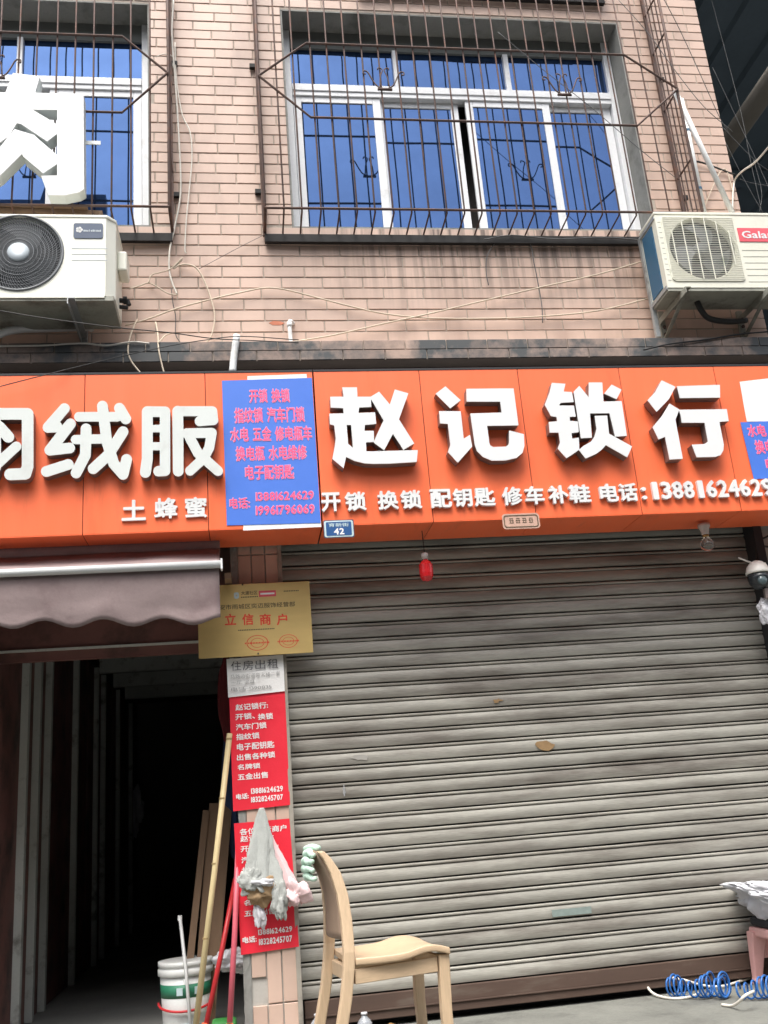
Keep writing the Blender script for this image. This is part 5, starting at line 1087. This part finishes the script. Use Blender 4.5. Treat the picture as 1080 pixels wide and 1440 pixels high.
MB().bar((c.x+.04, c.y, c.z+.045), (c.x+.10, .019, c.z+.06), .035, .03).build('arm', 'camera_white', SC, bevel=.005)
MB().tube([(c.x-.03, c.y, c.z+.062), (c.x-.115, c.y-.03, c.z+.085)], [.006, .004], 8).build('antenna', 'camera_white', SC, smooth=True)
MB().box(c.x+.002, c.x+.028, c.y-.03, c.y-.01, c.z-.15, c.z-.095).build('hanging_tag', 'letter_return', SC)
CB = tag(lump(1082, 858, -.10, .06, .075, .03, 6.0, 'plastic_bag', 'bag_white', None, .4), 'white plastic bag hanging under the security camera', 'bag')
cable('black cable looping on the wall above the security camera', [(1064, 790), (1063, 770), (1068, 760), (1078, 755), (1090, 748)], -.02, .006, 'cable_black')
cable('second black cable on the wall above the security camera', [(1062, 768), (1072, 768), (1090, 770)], -.015, .006, 'cable_black')

# ================================================================== CHAIR
CH = thing('chair', 'cream wooden chair facing right in front of the shutter', 'chair', loc=(0, 0, 0))
ang = R(8); U = Vector((math.cos(ang), math.sin(ang), 0)); W = Vector((math.sin(ang), -math.cos(ang), 0))   # forward, towards the viewer
O = Vector((.330, -1.012, 0)); HW = .185
def cp(u, w, z): return O+U*u+W*w+Vector((0, 0, z))
def post(w0, w1, name, m):
    prof = [(-.115, -.050), (-.075, .12), (-.035, .28), (-.018, .38), (-.012, .44), (-.010, .55), (-.016, .64), (-.034, .715), (-.062, .77), (-.086, .798)]
    q = []
    for u, z in prof:
        t = max(0, (z-.42)/.38); w = w0+(w1-w0)*t; th = .021 if z < .70 else .021-.008*(z-.70)/.10
        q.append((cp(u, w, z), W*.016, U*th))
    return MB().sweep(q, 0).build(name, m, CH, bevel=.005)
post(HW-.012, .10, 'back_post', 'cream_wood'); post(-HW+.012, -.10, 'back_post', 'cream_wood')
V = []; F = []; nu, nv = 8, 12                                   # backrest panel, bowed
for j in range(nv+1):
    z = .48+.315*j/nv
    uu = -.012 if z < .58 else -.012-.074*((z-.58)/.22)**1.8
    hw_ = (HW-.03)+(.088-(HW-.03))*max(0, (z-.42)/.38)
    for i in range(nu+1):
        s = 2*i/nu-1; V.append(cp(uu-.018*(1-s*s), hw_*s, z+.012*(1-s*s)*(j == nv)))
for j in range(nv):
    for i in range(nu): a = j*(nu+1)+i; F.append((a, a+1, a+nu+2, a+nu+1))
o = MB().add(V, F).build('backrest', 'cream_wood_shaded', CH, smooth=True); o.modifiers.new('thick', 'SOLIDIFY').thickness = .014
# saddle seat
V = []; F = []; nu, nv = 20, 16; SL = .365
def seat_z(u, s): t = u/SL; return .410 - .016*math.sin(math.pi*min(1, t*1.15))*(1-.7*s*s) + .010*t + .008*s*s + .012*math.exp(-((t-.74)/.16)**2) - .030*max(0, t-.82)**2*12
for k in (0, 1):
    for j in range(nv+1):
        s = 2*j/nv-1
        for i in range(nu+1):
            u = SL*i/nu; ws = HW+.012-.012*(1-i/nu)+.012*math.sin(math.pi*i/nu)
            V.append(cp(u+.008, ws*s, seat_z(u, s)-(.024 if k else 0)))
Mn = (nu+1)*(nv+1)
for j in range(nv):
    for i in range(nu):
        a = j*(nu+1)+i; F += [(a, a+1, a+nu+2, a+nu+1), (Mn+a, Mn+a+nu+1, Mn+a+nu+2, Mn+a+1)]
for i in range(nu):
    for j in (0, nv): a = j*(nu+1)+i; F.append((a, a+1, Mn+a+1, Mn+a))
for j in range(nv):
    for i in (0, nu): a = j*(nu+1)+i; F.append((a, a+nu+1, Mn+a+nu+1, Mn+a))
MB().add(V, F).build('seat', 'cream_seat', CH, smooth=True, bevel=.004)
for w in (HW-.02, -HW+.02):
    MB().sweep([(cp(.005, w, .355), W*.010, Vector((0, 0, .026))), (cp(.325, w, .362), W*.010, Vector((0, 0, .026)))], 0).build('apron_rail', 'cream_seat', CH, bevel=.003)
    MB().sweep([(cp(.352, w, .395), W*.019, U*.021), (cp(.345, w, .2), W*.018, U*.020), (cp(.352, w, -.045), W*.016, U*.017)], 0).build('front_leg', 'cream_wood', CH, bevel=.004)
MB().sweep([(cp(.345, -HW+.04, .362), U*.010, Vector((0, 0, .026))), (cp(.345, HW-.04, .362), U*.010, Vector((0, 0, .026)))], 0).build('front_rail', 'cream_wood', CH, bevel=.003)
MB().sweep([(cp(.0, -HW+.03, .355), U*.010, Vector((0, 0, .026))), (cp(.0, HW-.03, .355), U*.010, Vector((0, 0, .026)))], 0).build('rear_rail', 'cream_wood', CH, bevel=.003)
# mint knitted cloth over the top of the backrest
MC = thing('cloth_bundle', 'mint green ribbed cloth bundle on top of the chair back', 'cloth')
for i in range(4):
    t = i/3; c0 = cp(-.113-.010*math.sin(t*2.6), .0, .792-.085*t); pts = []
    for k in range(11):
        s = -1+2*k/10; pts.append(c0+W*(s*.085)+U*(.010*s*s+.003*math.sin(5*s+i))+Vector((0, 0, -.006*s*s+.004*math.sin(6*s+i*2))))
    MB().tube(smooth_path(pts, 2), [.007+.0085*math.sin(math.pi*(k+1.5)/23) for k in range(21)], 10).build('rib', 'mint_cloth', MC, smooth=True)
MB().tube(smooth_path([cp(-.106, -.08, .806), cp(-.096, 0, .814), cp(-.084, .07, .808)], 4), .012, 10).build('fold', 'mint_cloth', MC, smooth=True)

# ================================================================== THINGS ON THE PAVEMENT
ST = thing('stool', 'small pink plastic stool at the right edge', 'stool')
sc_ = Vector((2.66, -.12, -.045)); sh = .27; ta, tb = .135, .165
for sx in (-1, 1):
    for sy in (-1, 1):
        q = []
        for t in (0, .12, .5, 1):
            e = tb+(ta-tb)*t; wd = (.026 if t < .1 else .020+.022*t)
            q.append((sc_+Vector((sx*(e-.01), sy*(e-.01), sh*t-.02*(t == 1))), Vector((wd, 0, 0)), Vector((0, wd*.8, 0))))
        MB().sweep(q, 0).build('leg', 'pink_plastic', ST, bevel=.006)
MB().box(sc_.x-ta-.02, sc_.x+ta+.02, sc_.y-ta-.02, sc_.y+ta+.02, sc_.z+sh-.045, sc_.z+sh).build('seat', 'pink_plastic', ST, bevel=.012, seg=3)
for d in (0, 1):
    for s in (-1, 1):                      # arched aprons between the legs
        arc = [(-ta, 0), (-ta, .09)] + [(-.085*math.cos(t*math.pi/10), .05*math.sin(t*math.pi/10)) for t in range(11)] + [(ta, .09), (ta, 0)]
        pass
for s in (-1, 1):
    pts = [(sc_.x-ta+.02, sc_.z+sh-.046), (sc_.x-ta+.02, sc_.z+sh-.15)] + [(sc_.x-.085*math.cos(t*math.pi/10), sc_.z+sh-.15+.075*math.sin(t*math.pi/10)) for t in range(11)] + [(sc_.x+ta-.02, sc_.z+sh-.15), (sc_.x+ta-.02, sc_.z+sh-.046)]
    outline('apron', [pts], sc_.y+s*(ta-.005)-.004, sc_.y+s*(ta-.005)+.004, 'pink_plastic', ST)
tag(MB().box(sc_.x-.15, sc_.x+.16, sc_.y-.13, sc_.y+.14, sc_.z+sh+.002, sc_.z+sh+.05).build('folded_cloth', 'black_cloth', bevel=.02, seg=3), 'black folded cloth on the pink stool', 'cloth')
SB = thing('plastic_bag', 'crumpled white plastic bag on the pink stool', 'bag')
lump(sc_.x+.06, 0, sc_.y, .345, .082, .17, 12.0, 'bag_body', 'bag_white', SB, .42, 2.6, sc_.z+sh+.118, 120, tip=.095)
lump(sc_.x-.055, 0, sc_.y-.15, .05, .014, .03, 14.0, 'bag_handle', 'bag_pink', SB, .4, 3, sc_.z+sh+.045, 20)
# blue coiled hose
def coil(x0, y0, x1, y1, turns, r, wob):
    pts = []; n = turns*22
    for i in range(n+1):
        t = i/n; a = 2*math.pi*turns*t; rr = r*(1+.18*math.sin(t*9+wob))
        x = x0+(x1-x0)*(t+.03*math.sin(t*11+wob)); y = y0+(y1-y0)*t+rr*.8*math.cos(a)+.03*math.sin(t*6+wob); z = -.036+rr+rr*math.sin(a)*.96
        pts.append((x+.72*rr*math.cos(a), y-.35*rr*math.cos(a), z))
    return pts
HO = thing('coiled_hose', 'blue coiled air hose lying on the pavement by the stool', 'hose')
ha = atz(955, 1398, 0.0); hb = atz(1030, 1408, 0.0)
MB().tube(coil(1.98, -.11, 2.15, -.18, 8, .043, 0), .0048, 7).build('coil', 'hose_blue', HO, smooth=True)
MB().tube(coil(2.16, -.19, 2.22, -.25, 5, .048, 2), .0052, 7).build('coil', 'hose_blue', HO, smooth=True)
MB().tube(coil(2.24, -.27, 2.48, -.50, 10, .042, 4), .0048, 7).build('coil', 'hose_blue', HO, smooth=True)
def ground_cable(label, pix, r, m, zs=None):
    pts = smooth_path([atz(p[0], p[1], -.035 if zs is None else zs[i]) for i, p in enumerate(pix)])
    return tag(MB().tube(pts, r, 7).build('cable', m, smooth=True), label, 'cable')
ground_cable('white cable looping round the left end of the blue hose', [(962, 1378), (935, 1374), (914, 1378), (911, 1388), (922, 1399), (945, 1404), (970, 1402), (985, 1396)], .0065, 'cable_white', [.02, .02, .01, -.01, -.03, -.035, -.035, -.03])
ground_cable('white cable running from the blue hose behind the stool', [(962, 1378), (990, 1386), (1015, 1387), (1040, 1380), (1064, 1373)], .006, 'cable_white', [.02, -.02, -.03, -.03, -.03])
ground_cable('white cable end lying over the middle of the blue hose', [(1060, 1394), (1048, 1400), (1040, 1408), (1030, 1414), (1015, 1413)], .0065, 'cable_white', [.03, .025, .0, -.03, -.035])
def bottle(px, py, Y, label, tint):
    t = thing('bottle', label, 'bottle', 'bottles by the shutter'); c = at(px, py, Y); h = c.z+.045
    base = (c.x, c.y, -.045)
    MB().lathe(base, [(.030, 0), (.034, .01), (.034, h*.62), (.026, h*.74), (.013, h*.86), (.012, h*.93)], 18).build('body', tint, t, smooth=True)
    MB().lathe(base, [(.015, h*.932), (.015, h), (.013, h+.002)], 14).build('cap', 'bag_white', t, smooth=True)
bottle(446, 1426, -.12, 'plastic bottle left of the chair by the pillar', 'bottle_plastic')
bottle(512, 1424, -.22, 'plastic bottle right of the near rear chair leg', 'bottle_plastic')
tag(lump(.60, 0, -.22, .055, .028, .05, 3.3, 'ochre_bundle', 'ochre', None, .4, 3, -.02), 'ochre bundle on the pavement under the chair', 'bundle')
bpy.context.view_layer.objects.active = None

# ================================================================== THINGS IN THE PASSAGE
BK = thing('bucket', 'white paint bucket with green band in the passage', 'bucket')
bc = Vector((-.352, .42, -.045)); bh = .34
MB().lathe(bc, [(.108, 0), (.112, .004), (.128, bh*.80)], 28).build('tub', 'bucket_white', BK, smooth=True)
MB().lathe(bc, [(.128, bh*.802), (.138, bh*.815), (.138, bh*.90), (.130, bh*.905), (.130, bh*.93), (.137, bh*.94), (.137, bh), (.128, bh)], 28).build('rim', 'bucket_white', BK, smooth=True)
MB().lathe(bc, [(.1235, bh*.52), (.1275, bh*.70)], 28).build('label_band', 'bucket_green', BK, smooth=True)
for a in (-100, -60):
    a = R(a); q = MB(); q.bar(bc+Vector((.127*math.cos(a), .127*math.sin(a), bh*.56)), bc+Vector((.129*math.cos(a), .129*math.sin(a), bh*.66)), .03, .004, (math.cos(a), math.sin(a), 0))
    q.build('label_print', 'plate_rim', BK)
MB().tube([bc+Vector((.135*math.cos(R(a)), .135*math.sin(R(a)), bh*.44-.03*math.sin(R(a+180)))) for a in range(180, 361, 12)], .006, 6).build('handle', 'red_handle', BK, smooth=True)
def pole(name, label, cat, a, b, r, m, parts=None):
    t = thing(name, label, cat); MB().tube([a, a.lerp(b, .5)+Vector((.004, 0, 0)), b], r, 9).build('shaft', m, t, smooth=True)
    return t
a, b = at(323, 1032, .0), at(275, 1445, -.12)
bb = pole('bamboo_pole', 'pale bamboo pole leaning on the pillar edge', 'pole', Vector((a.x, -.012, a.z)), b, .0145, 'bamboo')
for t in (.02, .24, .47, .72): c = Vector((a.x, -.012, a.z)).lerp(b, t); MB().lathe(c, [(.0158, -.004), (.0158, .004)], 10).build('node', 'bamboo_node', bb)
rb_ = pole('broom', 'red handled broom leaning behind the bamboo pole', 'broom', at(331, 1236, .22), at(290, 1440, .05), .0125, 'red_handle')
c = at(288, 1438, .05); MB().lathe((c.x, c.y, -.045), [(.055, 0), (.05, .03), (.022, .075), (.014, .10)], 14).build('brush_head', 'orange_plastic', rb_, smooth=True)
pb = pole('mop', 'pink handled mop standing close to the pillar', 'mop', at(335, 1180, .02), at(323, 1438, -.10), .0135, 'pink_handle')
c = at(323, 1440, -.10); MB().lathe((c.x, c.y, -.045), [(.06, 0), (.055, .03), (.022, .085), (.015, .11)], 14).build('mop_head', 'orange_plastic', pb, smooth=True)
mp_ = pole('mop_stick', 'thin grey metal stick standing by the bucket', 'stick', at(253, 1290, .32), at(268, 1445, .20), .0085, 'aluminium')
MB().lathe(at(253, 1291, .32), [(.011, -.012), (.011, .012)], 10).build('end_cap', 'pvc_white', mp_)
MB().lathe(at(261, 1380, .26), [(.013, -.008), (.013, .008)], 10).build('collar', 'pvc_white', mp_)
dpn = thing('dustpan', 'grey dustpan lying in front of the bucket', 'dustpan')
c = at(258, 1442, .14); MB().box(c.x-.09, c.x+.07, c.y-.03, c.y+.10, -.045, -.030).build('tray', 'hub_grey', dpn, bevel=.006)
MB().box(c.x-.09, c.x+.07, c.y+.085, c.y+.10, -.0295, .03).build('back_lip', 'hub_grey', dpn, bevel=.004)
for i, (p0, p1, y0, y1, lab) in enumerate((((290, 1140), (269, 1335), .62, .45, 'narrow brown plank leaning in the passage, leftmost'), ((301, 1130), (285, 1335), .64, .47, 'brown plank leaning in the passage, the middle one'), ((318, 1120), (300, 1335), .66, .49, 'wide brown plank leaning nearest the pillar'))):
    a, b = at(*p0, y0), at(*p1, y1); d = (a-b); b = b-d*((b.z+.045)/d.z)
    tag(MB().bar(a, b, (.035, .05, .075)[i], .02, (0, 1, 0)).build('plank', 'plank'), lab, 'plank', 'planks leaning in the passage')
tag(lump(-.11, 0, .62, .05, .23, .03, 2.2, 'hanging_cloth', 'maroon_cloth', None, .25, 2, 1.62), 'dark red cloth hanging inside the passage by the pillar', 'cloth')
tag(lump(-.10, 0, .66, .05, .30, .03, 8.2, 'hanging_cloth', 'blue_cloth', None, .25, 2, 1.12), 'dark blue cloth hanging lower inside the passage', 'cloth')
tag(lump(-.13, 0, .80, .045, .10, .04, 9.2, 'hanging_sack', 'brown_paper', None, .3, 2, 2.02), 'brown sack hanging high in the passage by the pillar', 'sack')
pp = at(186, 1140, 6.4); tag(lump(pp.x, 0, 6.4, .10, .26, .03, 3.9, 'plastic_sheet', 'bag_white', None, .5, 3, pp.z), 'pale plastic sheet hanging deep in the dark passage', 'sheet')
pp = at(172, 1265, 6.6); tag(lump(pp.x, 0, 6.6, .045, .20, .03, 5.9, 'plastic_jug', 'bag_white', None, .3, 3, pp.z), 'small pale jug deep in the dark passage', 'jug')
tag(lump(-.10, 0, .30, .09, .05, .06, 1.9, 'cloth_heap', 'bag_white', None, .5, 3, .28), 'grey rag heap behind the bucket', 'rag')
tag(MB().box(-.22, -.10, .18, .30, -.045, .03).build('green_tub', 'green_plastic', bevel=.015), 'green plastic tub on the passage floor by the pillar', 'tub')

# ---- nails and rust spots on the tiled wall, each a small head
for i, (px, py) in enumerate(((402, 84), (287, 258), (338, 85), (458, 411), (625, 410), (633, 406), (293, 424))):
    pass
for o in [o for o in COL.objects if o.type == 'EMPTY' and not o.parent]: reloc(o)

# ================================================================== UNSEEN BLOCK ADDED TO SHADE THE LOW SKY (behind the viewer)
OB = MB().box(-30, 34, -22, -15, -.3, 11.0)
tag(OB.build('added_sky_block', 'sky_block_dark'), kind='structure')
